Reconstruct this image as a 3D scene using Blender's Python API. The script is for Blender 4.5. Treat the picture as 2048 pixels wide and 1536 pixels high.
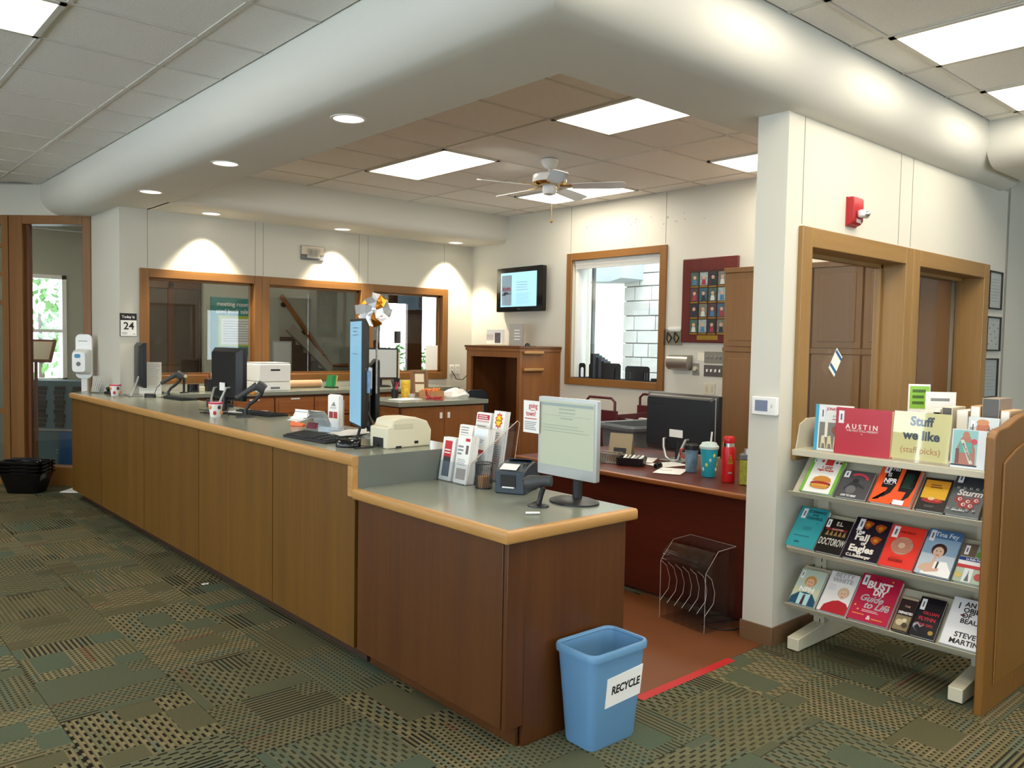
import bpy, bmesh, math, random
from mathutils import Matrix, Vector, Euler
random.seed(7)
for o in list(bpy.data.objects): bpy.data.objects.remove(o)
scn = bpy.context.scene
COL = scn.collection
PI = math.pi
R = math.radians

# ---------------------------------------------------------------- camera
CAM = Vector((-2.0245, -2.2966, 1.6))
def cam_axes(yaw, pitch, roll):
    fw = Vector((math.cos(yaw)*math.cos(pitch), math.sin(yaw)*math.cos(pitch), math.sin(pitch)))
    rt = Vector((math.sin(yaw), -math.cos(yaw), 0)); up = rt.cross(fw)
    c, s = math.cos(roll), math.sin(roll)
    return c*rt + s*up, -s*rt + c*up, fw
CR, CU, CF = cam_axes(R(48.4607), R(-2.9139), R(1.048))
cd = bpy.data.cameras.new('camera'); cam = bpy.data.objects.new('camera', cd); COL.objects.link(cam)
cd.sensor_width = 36; cd.lens = 36*1634.04/2048; cd.clip_start = .05; cd.clip_end = 200
cam.matrix_world = Matrix((( CR.x, CU.x, -CF.x, CAM.x), (CR.y, CU.y, -CF.y, CAM.y), (CR.z, CU.z, -CF.z, CAM.z), (0, 0, 0, 1)))
scn.camera = cam
# ---------------------------------------------------------------- world, exposure
w = bpy.data.worlds.new('daylight'); scn.world = w; w.use_nodes = True
bg = w.node_tree.nodes['Background']; bg.inputs[0].default_value = (.76, .88, 1, 1); bg.inputs[1].default_value = 6.8
vs = scn.view_settings; vs.view_transform = 'Standard'; vs.look = 'None'; vs.gamma = 1; vs.use_curve_mapping = False
vs.exposure = 0.13
cy = scn.cycles; cy.max_bounces = 6; cy.diffuse_bounces = 3; cy.glossy_bounces = 3; cy.transparent_max_bounces = 16; cy.transmission_bounces = 4
cy.caustics_reflective = False; cy.caustics_refractive = False; cy.adaptive_threshold = .05
TROFFER = 11.0      # emission of the fluorescent diffusers
SPOT_W = 125       # recessed downlights, watts

# ---------------------------------------------------------------- materials
def lin(c):
    if isinstance(c, str):
        c = tuple(int(c[i:i+2], 16)/255 for i in (0, 2, 4))
    return tuple(x/12.92 if x <= .04045 else ((x+.055)/1.055)**2.4 for x in c)
MATS = {}
def mat(name, col='cccccc', rough=.5, metal=0, emit=0, var=0, vscale=8, bump=0, bscale=60, spec=.5, rnd=0):
    if name in MATS: return MATS[name]
    m = bpy.data.materials.new(name); MATS[name] = m; m.use_nodes = True
    nt = m.node_tree; p = nt.nodes['Principled BSDF']; c = lin(col)
    p.inputs['Base Color'].default_value = (*c, 1); p.inputs['Roughness'].default_value = rough
    p.inputs['Metallic'].default_value = metal; p.inputs['Specular IOR Level'].default_value = spec
    L = nt.links.new; N = nt.nodes.new
    if emit:
        p.inputs['Emission Color'].default_value = (*c, 1); p.inputs['Emission Strength'].default_value = emit
    if var or bump:
        tc = N('ShaderNodeTexCoord')
    if var or rnd:
        hs = N('ShaderNodeHueSaturation'); hs.inputs['Color'].default_value = (*c, 1)
        val = None
        if var:
            no = N('ShaderNodeTexNoise'); no.inputs['Scale'].default_value = vscale; no.inputs['Detail'].default_value = 5
            L(tc.outputs['Object'], no.inputs['Vector'])
            mr = N('ShaderNodeMapRange'); mr.inputs[1].default_value = .25; mr.inputs[2].default_value = .75
            mr.inputs[3].default_value = 1-var; mr.inputs[4].default_value = 1+var
            L(no.outputs[0], mr.inputs[0]); val = mr.outputs[0]
        if rnd:
            oi = N('ShaderNodeObjectInfo'); m2 = N('ShaderNodeMapRange'); m2.inputs[3].default_value = 1-rnd; m2.inputs[4].default_value = 1+rnd
            L(oi.outputs['Random'], m2.inputs[0])
            if val is None: val = m2.outputs[0]
            else:
                mm = N('ShaderNodeMath'); mm.operation = 'MULTIPLY'; L(val, mm.inputs[0]); L(m2.outputs[0], mm.inputs[1]); val = mm.outputs[0]
        L(val, hs.inputs['Value']); L(hs.outputs[0], p.inputs['Base Color'])
    if bump:
        n2 = N('ShaderNodeTexNoise'); n2.inputs['Scale'].default_value = bscale; n2.inputs['Detail'].default_value = 4
        L(tc.outputs['Object'], n2.inputs['Vector'])
        b = N('ShaderNodeBump'); b.inputs['Strength'].default_value = bump; b.inputs['Distance'].default_value = .004
        L(n2.outputs[0], b.inputs['Height']); L(b.outputs[0], p.inputs['Normal'])
    return m
def wood(name, c1, c2, axis='z', rough=.42, freq=38, rnd=.05, bands=1.0):
    if name in MATS: return MATS[name]
    m = bpy.data.materials.new(name); MATS[name] = m; m.use_nodes = True
    nt = m.node_tree; p = nt.nodes['Principled BSDF']; L = nt.links.new; N = nt.nodes.new
    p.inputs['Roughness'].default_value = rough
    tc = N('ShaderNodeTexCoord'); mp = N('ShaderNodeMapping'); L(tc.outputs['Object'], mp.inputs[0])
    sc = [freq]*3; sc['xyz'.index(axis)] = freq*.045; mp.inputs['Scale'].default_value = sc
    no = N('ShaderNodeTexNoise'); no.inputs['Scale'].default_value = 1; no.inputs['Detail'].default_value = 8; no.inputs['Roughness'].default_value = .65; no.inputs['Distortion'].default_value = .6
    L(mp.outputs[0], no.inputs['Vector'])
    mp2 = N('ShaderNodeMapping'); L(tc.outputs['Object'], mp2.inputs[0])
    s2 = [7]*3; s2['xyz'.index(axis)] = .12; mp2.inputs['Scale'].default_value = s2
    n2 = N('ShaderNodeTexNoise'); n2.inputs['Scale'].default_value = 1; n2.inputs['Detail'].default_value = 3
    L(mp2.outputs[0], n2.inputs['Vector'])
    ad = N('ShaderNodeMath'); ad.operation = 'MULTIPLY_ADD'; ad.inputs[1].default_value = bands; L(n2.outputs[0], ad.inputs[0]); L(no.outputs[0], ad.inputs[2])
    mr = N('ShaderNodeMapRange'); mr.inputs[1].default_value = .28*(1+bands); mr.inputs[2].default_value = .72*(1+bands); L(ad.outputs[0], mr.inputs[0])
    mx = N('ShaderNodeMix'); mx.data_type = 'RGBA'; mx.inputs[6].default_value = (*lin(c1), 1); mx.inputs[7].default_value = (*lin(c2), 1)
    L(mr.outputs[0], mx.inputs[0])
    hs = N('ShaderNodeHueSaturation'); L(mx.outputs[2], hs.inputs['Color'])
    oi = N('ShaderNodeObjectInfo'); m2 = N('ShaderNodeMapRange'); m2.inputs[3].default_value = 1-rnd; m2.inputs[4].default_value = 1+rnd
    L(oi.outputs['Random'], m2.inputs[0]); L(m2.outputs[0], hs.inputs['Value']); L(hs.outputs[0], p.inputs['Base Color'])
    b = N('ShaderNodeBump'); b.inputs['Strength'].default_value = .12; b.inputs['Distance'].default_value = .002
    L(no.outputs[0], b.inputs['Height']); L(b.outputs[0], p.inputs['Normal'])
    return m
def glass(name, tint=(1, 1, 1), ior=1.5, rough=0, boost=1.0):
    if name in MATS: return MATS[name]
    m = bpy.data.materials.new(name); MATS[name] = m; m.use_nodes = True
    nt = m.node_tree; nt.nodes.remove(nt.nodes['Principled BSDF']); L = nt.links.new; N = nt.nodes.new
    out = nt.nodes['Material Output']; t = N('ShaderNodeBsdfTransparent'); t.inputs[0].default_value = (*tint, 1)
    g = N('ShaderNodeBsdfGlossy'); g.inputs['Roughness'].default_value = rough
    lw = N('ShaderNodeLayerWeight'); pw = N('ShaderNodeMath'); pw.operation = 'POWER'; pw.inputs[1].default_value = 4.5; L(lw.outputs['Facing'], pw.inputs[0])
    f0 = ((ior-1)/(ior+1))**2
    mu = N('ShaderNodeMath'); mu.operation = 'MULTIPLY_ADD'; mu.inputs[1].default_value = .55*boost; mu.inputs[2].default_value = f0*boost; mu.use_clamp = True
    L(pw.outputs[0], mu.inputs[0])
    mx = N('ShaderNodeMixShader'); L(mu.outputs[0], mx.inputs[0]); L(t.outputs[0], mx.inputs[1]); L(g.outputs[0], mx.inputs[2]); L(mx.outputs[0], out.inputs[0])
    return m
def carpet():
    m = bpy.data.materials.new('carpet'); MATS['carpet'] = m; m.use_nodes = True
    nt = m.node_tree; p = nt.nodes['Principled BSDF']; L = nt.links.new; N = nt.nodes.new
    p.inputs['Roughness'].default_value = .95; p.inputs['Specular IOR Level'].default_value = .1
    tc = N('ShaderNodeTexCoord'); sx = N('ShaderNodeSeparateXYZ'); L(tc.outputs['Object'], sx.inputs[0]); oi = N('ShaderNodeObjectInfo')
    def M(op, a, b=None, c=None):
        n = N('ShaderNodeMath'); n.operation = op
        for i, v in enumerate((a, b, c)):
            if v is None: continue
            if isinstance(v, (int, float)): n.inputs[i].default_value = v
            else: L(v, n.inputs[i])
        return n.outputs[0]
    rnd = oi.outputs['Random']
    def frac(k): return M('FRACT', M('MULTIPLY', rnd, k))
    u = M('MULTIPLY_ADD', sx.outputs[0], 42, 60)
    long_ = M('GREATER_THAN', frac(13.7), .5)                     # short checks or long dashes, tile by tile
    v = M('MULTIPLY', M('ADD', sx.outputs[1], 2), M('SUBTRACT', 36, M('MULTIPLY', long_, 21)))
    fu = M('FRACT', u); iu = M('FLOOR', u)
    v2 = M('MULTIPLY_ADD', iu, .5, v); fv = M('FRACT', v2)
    stripe = M('GREATER_THAN', fu, .56); dash = M('GREATER_THAN', fv, .45)
    def WN(a, b, k):
        c = N('ShaderNodeCombineXYZ'); L(a, c.inputs[0]); L(b, c.inputs[1]); L(M('MULTIPLY_ADD', rnd, 97, k), c.inputs[2])
        wn = N('ShaderNodeTexWhiteNoise'); L(c.outputs[0], wn.inputs['Vector']); return wn.outputs['Value']
    bu = M('FLOOR', M('MULTIPLY_ADD', sx.outputs[0], 6.3, 20.3)); bv = M('FLOOR', M('MULTIPLY_ADD', sx.outputs[1], 4.2, 20.6))
    patch = WN(bu, bv, 1.3)                                        # plain blocks, dashed blocks, solid stripes
    plain = M('LESS_THAN', patch, .2); solid = M('GREATER_THAN', patch, .88)
    d = M('MAXIMUM', dash, solid); dark = M('MULTIPLY', M('MULTIPLY', stripe, d), M('SUBTRACT', 1, plain))
    dark = M('MULTIPLY', dark, M('MULTIPLY_ADD', frac(5.3), .35, .68))
    rowc = WN(iu, bv, 4.1)
    cr = N('ShaderNodeValToRGB'); L(rowc, cr.inputs[0]); cr.color_ramp.interpolation = 'CONSTANT'
    els = [(0, '746b4c'), (.3, '7c7053'), (.55, '6d694e'), (.72, '666b57'), (.82, '7e7455'), (.985, '7c5a44')]
    cr.color_ramp.elements[0].color = (*lin(els[0][1]), 1); cr.color_ramp.elements[1].position = els[1][0]; cr.color_ramp.elements[1].color = (*lin(els[1][1]), 1)
    for po, c in els[2:]:
        e = cr.color_ramp.elements.new(po); e.color = (*lin(c), 1)
    tilec = N('ShaderNodeMix'); tilec.data_type = 'RGBA'; tilec.inputs[6].default_value = (*lin('515c4b'), 1); tilec.inputs[7].default_value = (*lin('5a563d'), 1)
    L(frac(3.1), tilec.inputs[0])
    m1 = N('ShaderNodeMix'); m1.data_type = 'RGBA'; L(cr.outputs[0], m1.inputs[6]); L(tilec.outputs[2], m1.inputs[7])
    L(M('MAXIMUM', plain, M('MAXIMUM', M('MULTIPLY', M('LESS_THAN', fu, .2), .7), M('MULTIPLY', M('GREATER_THAN', frac(7.9), .5), .55))), m1.inputs[0])
    m2 = N('ShaderNodeMix'); m2.data_type = 'RGBA'; L(m1.outputs[2], m2.inputs[6]); m2.inputs[7].default_value = (*lin('1f1c14'), 1); L(dark, m2.inputs[0])
    no = N('ShaderNodeTexNoise'); no.inputs['Scale'].default_value = 260; no.inputs['Detail'].default_value = 2; L(tc.outputs['Object'], no.inputs['Vector'])
    hs = N('ShaderNodeHueSaturation'); L(m2.outputs[2], hs.inputs['Color']); L(M('MULTIPLY_ADD', no.outputs[0], 1.1, .42), hs.inputs['Value']); L(hs.outputs[0], p.inputs['Base Color'])
    b = N('ShaderNodeBump'); b.inputs['Strength'].default_value = .6; b.inputs['Distance'].default_value = .004; L(no.outputs[0], b.inputs['Height']); L(b.outputs[0], p.inputs['Normal'])
    return m
carpet()
mat('paint', 'd5d2c4', .75, var=.015, vscale=1.5, bump=.05, bscale=90)
mat('paint_soffit', 'dedcd1', .7, var=.01, vscale=1.2, bump=.05, bscale=60)
mat('joint', '8b887c', .8)
mat('ceil_tile', 'f3f1ec', .95, var=.04, vscale=60, bump=.5, bscale=160, rnd=.015)
mat('tbar', 'd8d5cb', .5)
mat('vinyl', '72411e', .45, var=.06, vscale=6)
mat('base_rubber', '7a5c3f', .55)
mat('laminate', '858a7c', .22, var=.05, vscale=220)
mat('laminate_edge', '6b7068', .4, var=.06, vscale=220)
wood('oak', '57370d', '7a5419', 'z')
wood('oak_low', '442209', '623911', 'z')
wood('oak_edge', 'a9793f', 'c99c5e', 'y', .35, rnd=.01)
wood('oak_edge_x', 'a9793f', 'c99c5e', 'x', .35, rnd=.01)
wood('frame_wood', '8d6b3c', 'a6814c', 'z', .4, rnd=.02)
wood('frame_wood_x', '8d6b3c', 'a6814c', 'x', .4, rnd=.02)
wood('frame_wood_y', '8d6b3c', 'a6814c', 'y', .4, rnd=.02)
for _k, _a in (('frame_dark', 'z'), ('frame_dark_x', 'x'), ('frame_dark_y', 'y')): wood(_k, '774e20', '926430', _a, .4, rnd=.02)
wood('cab_wood', '7a4a22', '9a6433', 'z', .42)
wood('cab_wood_dark', '5c3216', '7c4a22', 'z', .4)
wood('drawer_wood', '8a4f22', 'a86b34', 'x', .4)
wood('desk_wood', '4a1b0e', '66291a', 'y', .35)
wood('desk_edge', '8a4f28', 'ab6a38', 'y', .3)
wood('tall_wood', '7a5628', '93683a', 'z', .42)
wood('panel_wood', '714a1a', '8b5f25', 'z', .4)
mat('kick', '3a2413', .6)
mat('black', '17171a', .4); mat('black_gloss', '0c0c0e', .12); mat('black_matte', '1d1d1f', .7)
mat('dark_grey', '3a3d3f', .5); mat('mid_grey', '6c7071', .5); mat('silver', 'b9bbb8', .35, .6); mat('chrome', 'dcdcdc', .12, 1)
mat('steel', 'a8a297', .3, .8); mat('white', 'f0efe9', .5); mat('white_gloss', 'eeeeea', .2); mat('paper', 'f4f3ee', .8)
mat('beige', 'd9d3b8', .5); mat('beige_metal', 'c9c3ab', .5); mat('bin_blue', '6795bb', .4); mat('bin_blue_in', '6ba3d6', .45)
mat('red_tape', 'bb1b20', .5); mat('maroon', '571a20', .4); mat('cord', '141414', .6)
mat('ink', '1a1a1c', .7); mat('ink_grey', '8a8c8c', .8); mat('ink_red', 'c2382c', .7); mat('ink_navy', '2c3c4c', .7)
mat('brass', 'c9a24b', .25, .9); mat('diffuser', 'fff5e4', .5, emit=TROFFER)
mat('tub_grey', '6a6f72', .5)
glass('pane', (.97, .98, .97), 1.5, 0, 1.3); glass('acrylic', (.96, .97, .98), 1.45, .02, 1.6)
glass('pane_dim', (.80, .82, .80), 1.5, 0, 1.3)

# ---------------------------------------------------------------- mesh builder
class B:
    def __init__(s): s.v = []; s.f = []; s.m = Matrix.Identity(4)
    def at(s, m): s.m = m; return s
    def add(s, vs, fs):
        b = len(s.v); s.v += [tuple(s.m @ Vector(v)) for v in vs]; s.f += [tuple(b+i for i in f) for f in fs]; return s
    def box(s, x0, y0, z0, x1, y1, z1):
        x0, x1 = sorted((x0, x1)); y0, y1 = sorted((y0, y1)); z0, z1 = sorted((z0, z1))
        return s.add([(x0,y0,z0),(x1,y0,z0),(x1,y1,z0),(x0,y1,z0),(x0,y0,z1),(x1,y0,z1),(x1,y1,z1),(x0,y1,z1)],
                     [(3,2,1,0),(4,5,6,7),(0,1,5,4),(1,2,6,5),(2,3,7,6),(3,0,4,7)])
    def loft(s, rings, cap=True, closed=False):
        n = len(rings[0]); vs = [p for r in rings for p in r]; fs = []
        k = len(rings)
        for i in range(k if closed else k-1):
            for j in range(n):
                a = i*n+j; b2 = i*n+(j+1) % n; c = ((i+1) % k)*n
                fs.append((a, b2, c+(j+1) % n, c+j))
        if cap and not closed:
            fs.append(tuple(range(n))[::-1]); fs.append(tuple((k-1)*n+j for j in range(n)))
        return s.add(vs, fs)
    def cyl(s, x, y, z0, z1, r, r2=None, n=20, axis='z'):
        r2 = r if r2 is None else r2
        def P(a, h, rr):
            c, d = rr*math.cos(a), rr*math.sin(a)
            return {'z': (x+c, y+d, h), 'x': (h, x+c, y+d), 'y': (x+d, h, y+c)}[axis]   # axis x: (x,y)->(Y,Z); axis y: (x,y)->(X,Z)
        return s.loft([[P(2*PI*j/n, z0, r) for j in range(n)], [P(2*PI*j/n, z1, r2) for j in range(n)]])
    def lathe(s, prof, x=0, y=0, n=20, cap=True):
        return s.loft([[(x+r*math.cos(2*PI*j/n), y+r*math.sin(2*PI*j/n), z) for j in range(n)] for r, z in prof], cap)
    def prism(s, poly, axis, a, b):
        def P(p, h): return {'z': (p[0], p[1], h), 'x': (h, p[0], p[1]), 'y': (p[0], h, p[1])}[axis]
        return s.loft([[P(p, a) for p in poly], [P(p, b) for p in poly]])
    def tube(s, pts, r, n=8, closed=False):
        pts = [Vector(p) for p in pts]; rings = []; k = len(pts); prev = None
        for i, p in enumerate(pts):
            a = pts[i-1] if i or closed else p; c = pts[(i+1) % k] if i < k-1 or closed else p
            t = (c-a).normalized()
            if prev is None:
                ref = Vector((0, 0, 1)) if abs(t.z) < .9 else Vector((1, 0, 0)); u = t.cross(ref).normalized()
            else: u = (prev - t*prev.dot(t)).normalized()
            prev = u; v = t.cross(u)
            rr = r[i] if isinstance(r, (list, tuple)) else r
            rings.append([tuple(p + rr*(math.cos(2*PI*j/n)*u + math.sin(2*PI*j/n)*v)) for j in range(n)])
        return s.loft(rings, True, closed)
    def ball(s, c, r, n=14, m=8):
        if not isinstance(r, (tuple, list)): r = (r, r, r)
        return s.loft([[(c[0]+r[0]*math.sin(PI*(i+.02)/(m+.04))*math.cos(2*PI*j/n), c[1]+r[1]*math.sin(PI*(i+.02)/(m+.04))*math.sin(2*PI*j/n), c[2]-r[2]*math.cos(PI*(i+.02)/(m+.04))) for j in range(n)] for i in range(m+1)])
    def quad(s, a, b, c, d): return s.add([a, b, c, d], [(0, 1, 2, 3)])
    def build(s, name, m, parent=None, loc=None, rot=None, bevel=0, angle=40, seg=2, mw=None, smooth=True):
        me = bpy.data.meshes.new(name); me.from_pydata(s.v, [], s.f); me.update()
        bm = bmesh.new(); bm.from_mesh(me); bmesh.ops.recalc_face_normals(bm, faces=bm.faces); bm.to_mesh(me); bm.free()
        if smooth:
            me.polygons.foreach_set('use_smooth', [True]*len(me.polygons)); me.set_sharp_from_angle(angle=R(angle))
        me.materials.append(MATS[m] if isinstance(m, str) else m)
        o = bpy.data.objects.new(name, me); COL.objects.link(o)
        if parent: o.parent = parent
        if loc: o.location = loc
        if rot: o.rotation_euler = rot
        if mw is not None: o.matrix_local = mw
        if bevel:
            b = o.modifiers.new('bevel', 'BEVEL'); b.width = bevel; b.segments = seg; b.limit_method = 'ANGLE'; b.angle_limit = R(40)
        return o
def rrect(x0, y0, x1, y1, r, n=4):
    out = []
    for cx, cy, a0 in ((x1-r, y1-r, 0), (x0+r, y1-r, 90), (x0+r, y0+r, 180), (x1-r, y0+r, 270)):
        for i in range(n+1):
            a = R(a0+90*i/n); out.append((cx+r*math.cos(a), cy+r*math.sin(a)))
    return out
def tag(o, label, cat, group=None):
    o['label'] = label; o['category'] = cat
    if group: o['group'] = group
    return o
def struct(o): o['kind'] = 'structure'; return o
def T(name, label, cat, loc=(0, 0, 0), rz=0, group=None, mw=None):
    o = bpy.data.objects.new(name, None); COL.objects.link(o); o.empty_display_size = .05
    o.location = loc; o.rotation_euler = (0, 0, rz)
    if mw is not None: o.matrix_local = mw
    return tag(o, label, cat, group)
def dup(root, **kw):
    r = root.copy(); COL.objects.link(r)
    for ch in list(root.children):
        c = ch.copy(); COL.objects.link(c); c.parent = r
        for g in ch.children:
            d = g.copy(); COL.objects.link(d); d.parent = c
    for k, v in kw.items():
        if k in ('label', 'group'): r[k] = v
        else: setattr(r, k, v)
    return r
def fr(o, right, up):
    x = Vector(right).normalized(); y = Vector(up); y = (y - x*y.dot(x)).normalized(); z = x.cross(y)
    return Matrix(((x.x, y.x, z.x, o[0]), (x.y, y.y, z.y, o[1]), (x.z, y.z, z.z, o[2]), (0, 0, 0, 1)))
TEXTS = []
def txt(s, parent, m, mw, size, align='CENTER', name='lettering', off=0, sx=1, gap=1.0, shear=0, ext=.0004):
    cu = bpy.data.curves.new(name, 'FONT'); cu.body = s; cu.size = size; cu.align_x = align; cu.align_y = 'CENTER'
    cu.extrude = ext; cu.offset = off; cu.space_character = gap; cu.shear = shear; cu.resolution_u = 3
    o = bpy.data.objects.new(name, cu); COL.objects.link(o); o.parent = parent
    o.matrix_local = mw @ Matrix.Diagonal((sx, 1, 1, 1)); TEXTS.append((o, MATS[m] if isinstance(m, str) else m))
    return o
NX = ((0, -1, 0), (0, 0, 1))      # a face towards -X: right, up
NY = ((1, 0, 0), (0, 0, 1))       # a face towards -Y
def lines(parent, mw, x0, x1, y0, y1, n, m='ink_grey', th=.35, name='print_lines', rag=.25):
    b = B(); st = (y1-y0)/n
    for i in range(n):
        y = y1-(i+.5)*st; e = x1-(x1-x0)*rag*random.random()
        b.box(x0, y-st*th/2, 0, e, y+st*th/2, .0003)
    return b.build(name, m, parent, mw=mw)
# ================================================================ setting
ZC, ZS = 3.15, 2.823
WX, WY = 4.65, 6.05            # inner faces of the wall with the window and of the wall with three windows
def inview(p, m=60):
    d = Vector(p)-CAM; z = d.dot(CF)
    if z < .1: return False
    x = 1024+1634.04*d.dot(CR)/z; y = 768-1634.04*d.dot(CU)/z
    return -m < x < 2048+m and -m < y < 1536+m
def rectview(x0, y0, x1, y1, z):
    return any(inview((x0+(x1-x0)*i/3, y0+(y1-y0)*j/3, z)) for i in range(4) for j in range(4))
# ---- floor, carpet tiles laid in a staggered quarter-turn pattern
floor = struct(B().box(-7, -7, -.12, 9, .2, 0).box(-7, .2, -.12, 4.95, 6.19, 0).box(-7, 6.19, -.12, 8.8, 9.0, 0).box(-7, 9.0, -.12, 4.75, 9.8, 0).build('floor', 'carpet'))
TS = .5
ct = B().box(-TS/2+.0015, -TS/2+.0015, 0, TS/2-.0015, TS/2-.0015, .004)
first = None; nt_ = 0
for i in range(-12, 12):
    x0 = -.72+i*TS; offs = 1.12+(.25 if i % 2 else 0)
    for j in range(-12, 18):
        y0 = offs+j*TS
        if y0+TS > .03 and x0+TS > .06 and y0 < 6.3: continue
        if y0 > 7.6 or x0+y0 > 7.6 or x0 > 3.2: continue
        if not rectview(x0, y0, x0+TS, y0+TS, 0): continue
        a = (PI/2 if (i//2+j) % 2 else 0)+PI*random.randint(0, 1)
        if first is None: first = ct.build('carpet_tile', 'carpet', floor); o = first
        else: o = first.copy(); COL.objects.link(o); o.parent = floor
        o.location = (x0+TS/2, y0+TS/2, 0); o.rotation_euler = (0, 0, a)
# part tiles cut along the counter, the doorway and the staff floor
def cut_tile(x0, y0, x1, y1):
    cx, cy = (x0+x1)/2, (y0+y1)/2
    B().box(x0-cx+.001, y0-cy+.001, 0, x1-cx-.001, y1-cy-.001, .004).build('carpet_tile', 'carpet', floor, loc=(cx, cy, 0))
for i in range(-12, 12):
    x0 = -.72+i*TS; offs = 1.12+(.25 if i % 2 else 0)
    for j in range(-12, 18):
        y0 = offs+j*TS
        if y0+TS > .03 and x0+TS > .06 and y0 < 6.3 and rectview(x0, y0, x0+TS, y0+TS, 0):
            if y0 < .02: cut_tile(x0, y0, x0+TS, .02)          # strip in front of the counter end
            if x0 < .10 and max(y0, .02) < y0+TS and y0+TS > .1: cut_tile(x0, max(y0, .02), .10, y0+TS)
vin = struct(B().box(.74, .022, 0, WX, 5.5, .0035).build('floor_vinyl', 'vinyl'))
tape = tag(B().box(.82, -.014, .004, 1.55, .034, .0052).build('floor_tape', 'red_tape'), 'strip of red tape on the floor where carpet meets brown vinyl', 'tape')

# ---- ceilings: lay-in tiles in a metal grid
ceil = struct(B().box(-7, -7, ZC+.03, 9, .2, ZC+.15).box(-7, .2, ZC+.03, 4.95, 6.19, ZC+.15).box(-7, 6.19, ZC+.03, 8.8, 9.0, ZC+.15).box(-7, 9.0, ZC+.03, 4.75, 9.8, ZC+.15).build('ceiling', 'ceil_tile'))
def tile(x0, y0, x1, y1):
    if x1-x0 < .03 or y1-y0 < .03: return
    cx, cy = (x0+x1)/2, (y0+y1)/2
    B().box(x0-cx+.012, y0-cy+.012, 0, x1-cx-.012, y1-cy-.012, .02).build('ceiling_tile', 'ceil_tile', ceil, loc=(cx, cy, ZC-.001))
def bar(x0, y0, x1, y1):
    B().box(x0, y0, ZC-.006, x1, y1, ZC+.03).build('grid_bar', 'tbar', ceil)
def troffer(x0, y0, x1, y1, label, lit=True):
    cx, cy = (x0+x1)/2, (y0+y1)/2; hx, hy = (x1-x0)/2-.006, (y1-y0)/2-.006
    t = T('ceiling_light', label, 'ceiling light', (cx, cy, ZC-.012), group='fluorescent ceiling panels')
    b = B(); e = .03
    b.box(-hx, -hy, 0, hx, -hy+e, .04).box(-hx, hy-e, 0, hx, hy, .04).box(-hx, -hy, 0, -hx+e, hy, .04).box(hx-e, -hy, 0, hx, hy, .04)
    b.build('light_frame', 'tbar', t)
    B().box(-hx+e, -hy+e, .008, hx-e, hy-e, .014).build('diffuser', 'diffuser', t)
LIGHTS_IN = [(1.95, .63), (1.95, 3.07), (3.78, .63), (3.78, 3.07)]
LL = ['bright ceiling panel over the desk, nearest to the inner corner of the soffit', 'bright ceiling panel left of the fan above the island counter', 'bright ceiling panel half hidden by the white column end', 'bright ceiling panel behind the blades of the ceiling fan']
xs = [.62, .73, 1.95, 3.17, 4.39, 4.65]; ys = [.40, .63]+[.63+.61*k for k in range(1, 8)]+[5.45]
for a in range(5):
    for b_ in range(len(ys)-1):
        x0, x1 = xs[a], xs[a+1]
        for lx, ly in LIGHTS_IN:
            if x0-.01 < lx < x1-.01 and ly-.01 < ys[b_] < ly+1.2:
                if abs(lx-x0) < .01: x0 = lx+.61
                else: x1 = lx
        tile(x0, ys[b_], x1, ys[b_+1])
for (x, y), l in zip(LIGHTS_IN, LL): troffer(x, y, x+.61, y+1.22, l)
for x in xs[1:-1]: bar(x-.009, .4, x+.009, 5.45)
for y in ys[1:-1]:
    for a in range(5):
        if any(ly+.1 < y < ly+1.1 and xs[a]-.01 < lx < xs[a+1]-.01 for lx, ly in LIGHTS_IN): continue
        bar(xs[a]+.009, y-.007, xs[a+1]-.009, y+.007)
# outer ceiling left of the soffit
xl = [-2.23, -1.01, -.40, -.03]; yl = [.19+.61*k for k in range(13)]
for a in range(3):
    for k in range(12):
        if a == 0 and k == 3: continue
        if rectview(xl[a], yl[k], xl[a+1], yl[k+1], ZC): tile(xl[a], yl[k], xl[a+1], min(yl[k+1], 7.4))
for x in xl[1:3]: bar(x-.012, -.2, x+.012, 7.5)
for k in range(12):
    for a in range(3):
        if rectview(xl[a], yl[k]-.05, xl[a+1], yl[k]+.05, ZC): bar(xl[a]+.012, yl[k]-.008, xl[a+1]-.012, yl[k]+.008)
troffer(-2.23, yl[3], -1.01, yl[4], 'bright ceiling panel at the top left above the carpet')
# outer ceiling right of the soffit
xr = [.86+.615*k for k in range(8)]; yr = [-2.85, -1.63, -.41, -.22]
for k in range(7):
    for a in range(3):
        if a == 1 and k in (2, 4): continue
        if rectview(xr[k], yr[a], xr[k+1], yr[a+1], ZC) and xr[k] < 4.05: tile(xr[k], yr[a], min(xr[k+1], 4.07), yr[a+1])
for y in yr[1:3]: bar(.2, y-.009, 4.07, y+.009)
for k in range(6):
    for a in range(3):
        if rectview(xr[k]-.03, yr[a], xr[k]+.03, yr[a+1], ZC): bar(xr[k]-.008, yr[a]+.009, xr[k]+.008, yr[a+1]-.009)
troffer(xr[2], yr[1], xr[3], yr[2], 'large bright ceiling panel at the top right near the soffit')
troffer(xr[4], yr[1], xr[5], yr[2], 'small-looking bright ceiling panel at the right edge, farther off')
troffer(xr[0], yr[1], xr[1], yr[2], 'ceiling panel of the right-hand row, just above the picture')
troffer(xr[0]-1.23, yr[1], xr[0]-.615, yr[2], 'ceiling panel of the right-hand row above the counter end, outside the picture')
# further panels of the reading room, behind the photographer
for (x, y, l) in ((-2.2, -3.0, 'just behind the camera'), (-4.6, -1.0, 'by the middle of the window wall'), (-4.6, 2.6, 'by the far end of the window wall'), (-2.2, 5.6, 'near the glazed diagonal wall'), (.6, -4.6, 'at the near end of the room'), (2.6, -4.6, 'behind the display bookcase')):
    troffer(x, y, x+1.22, y+.61, 'reading room ceiling panel outside the picture, '+l)

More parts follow.
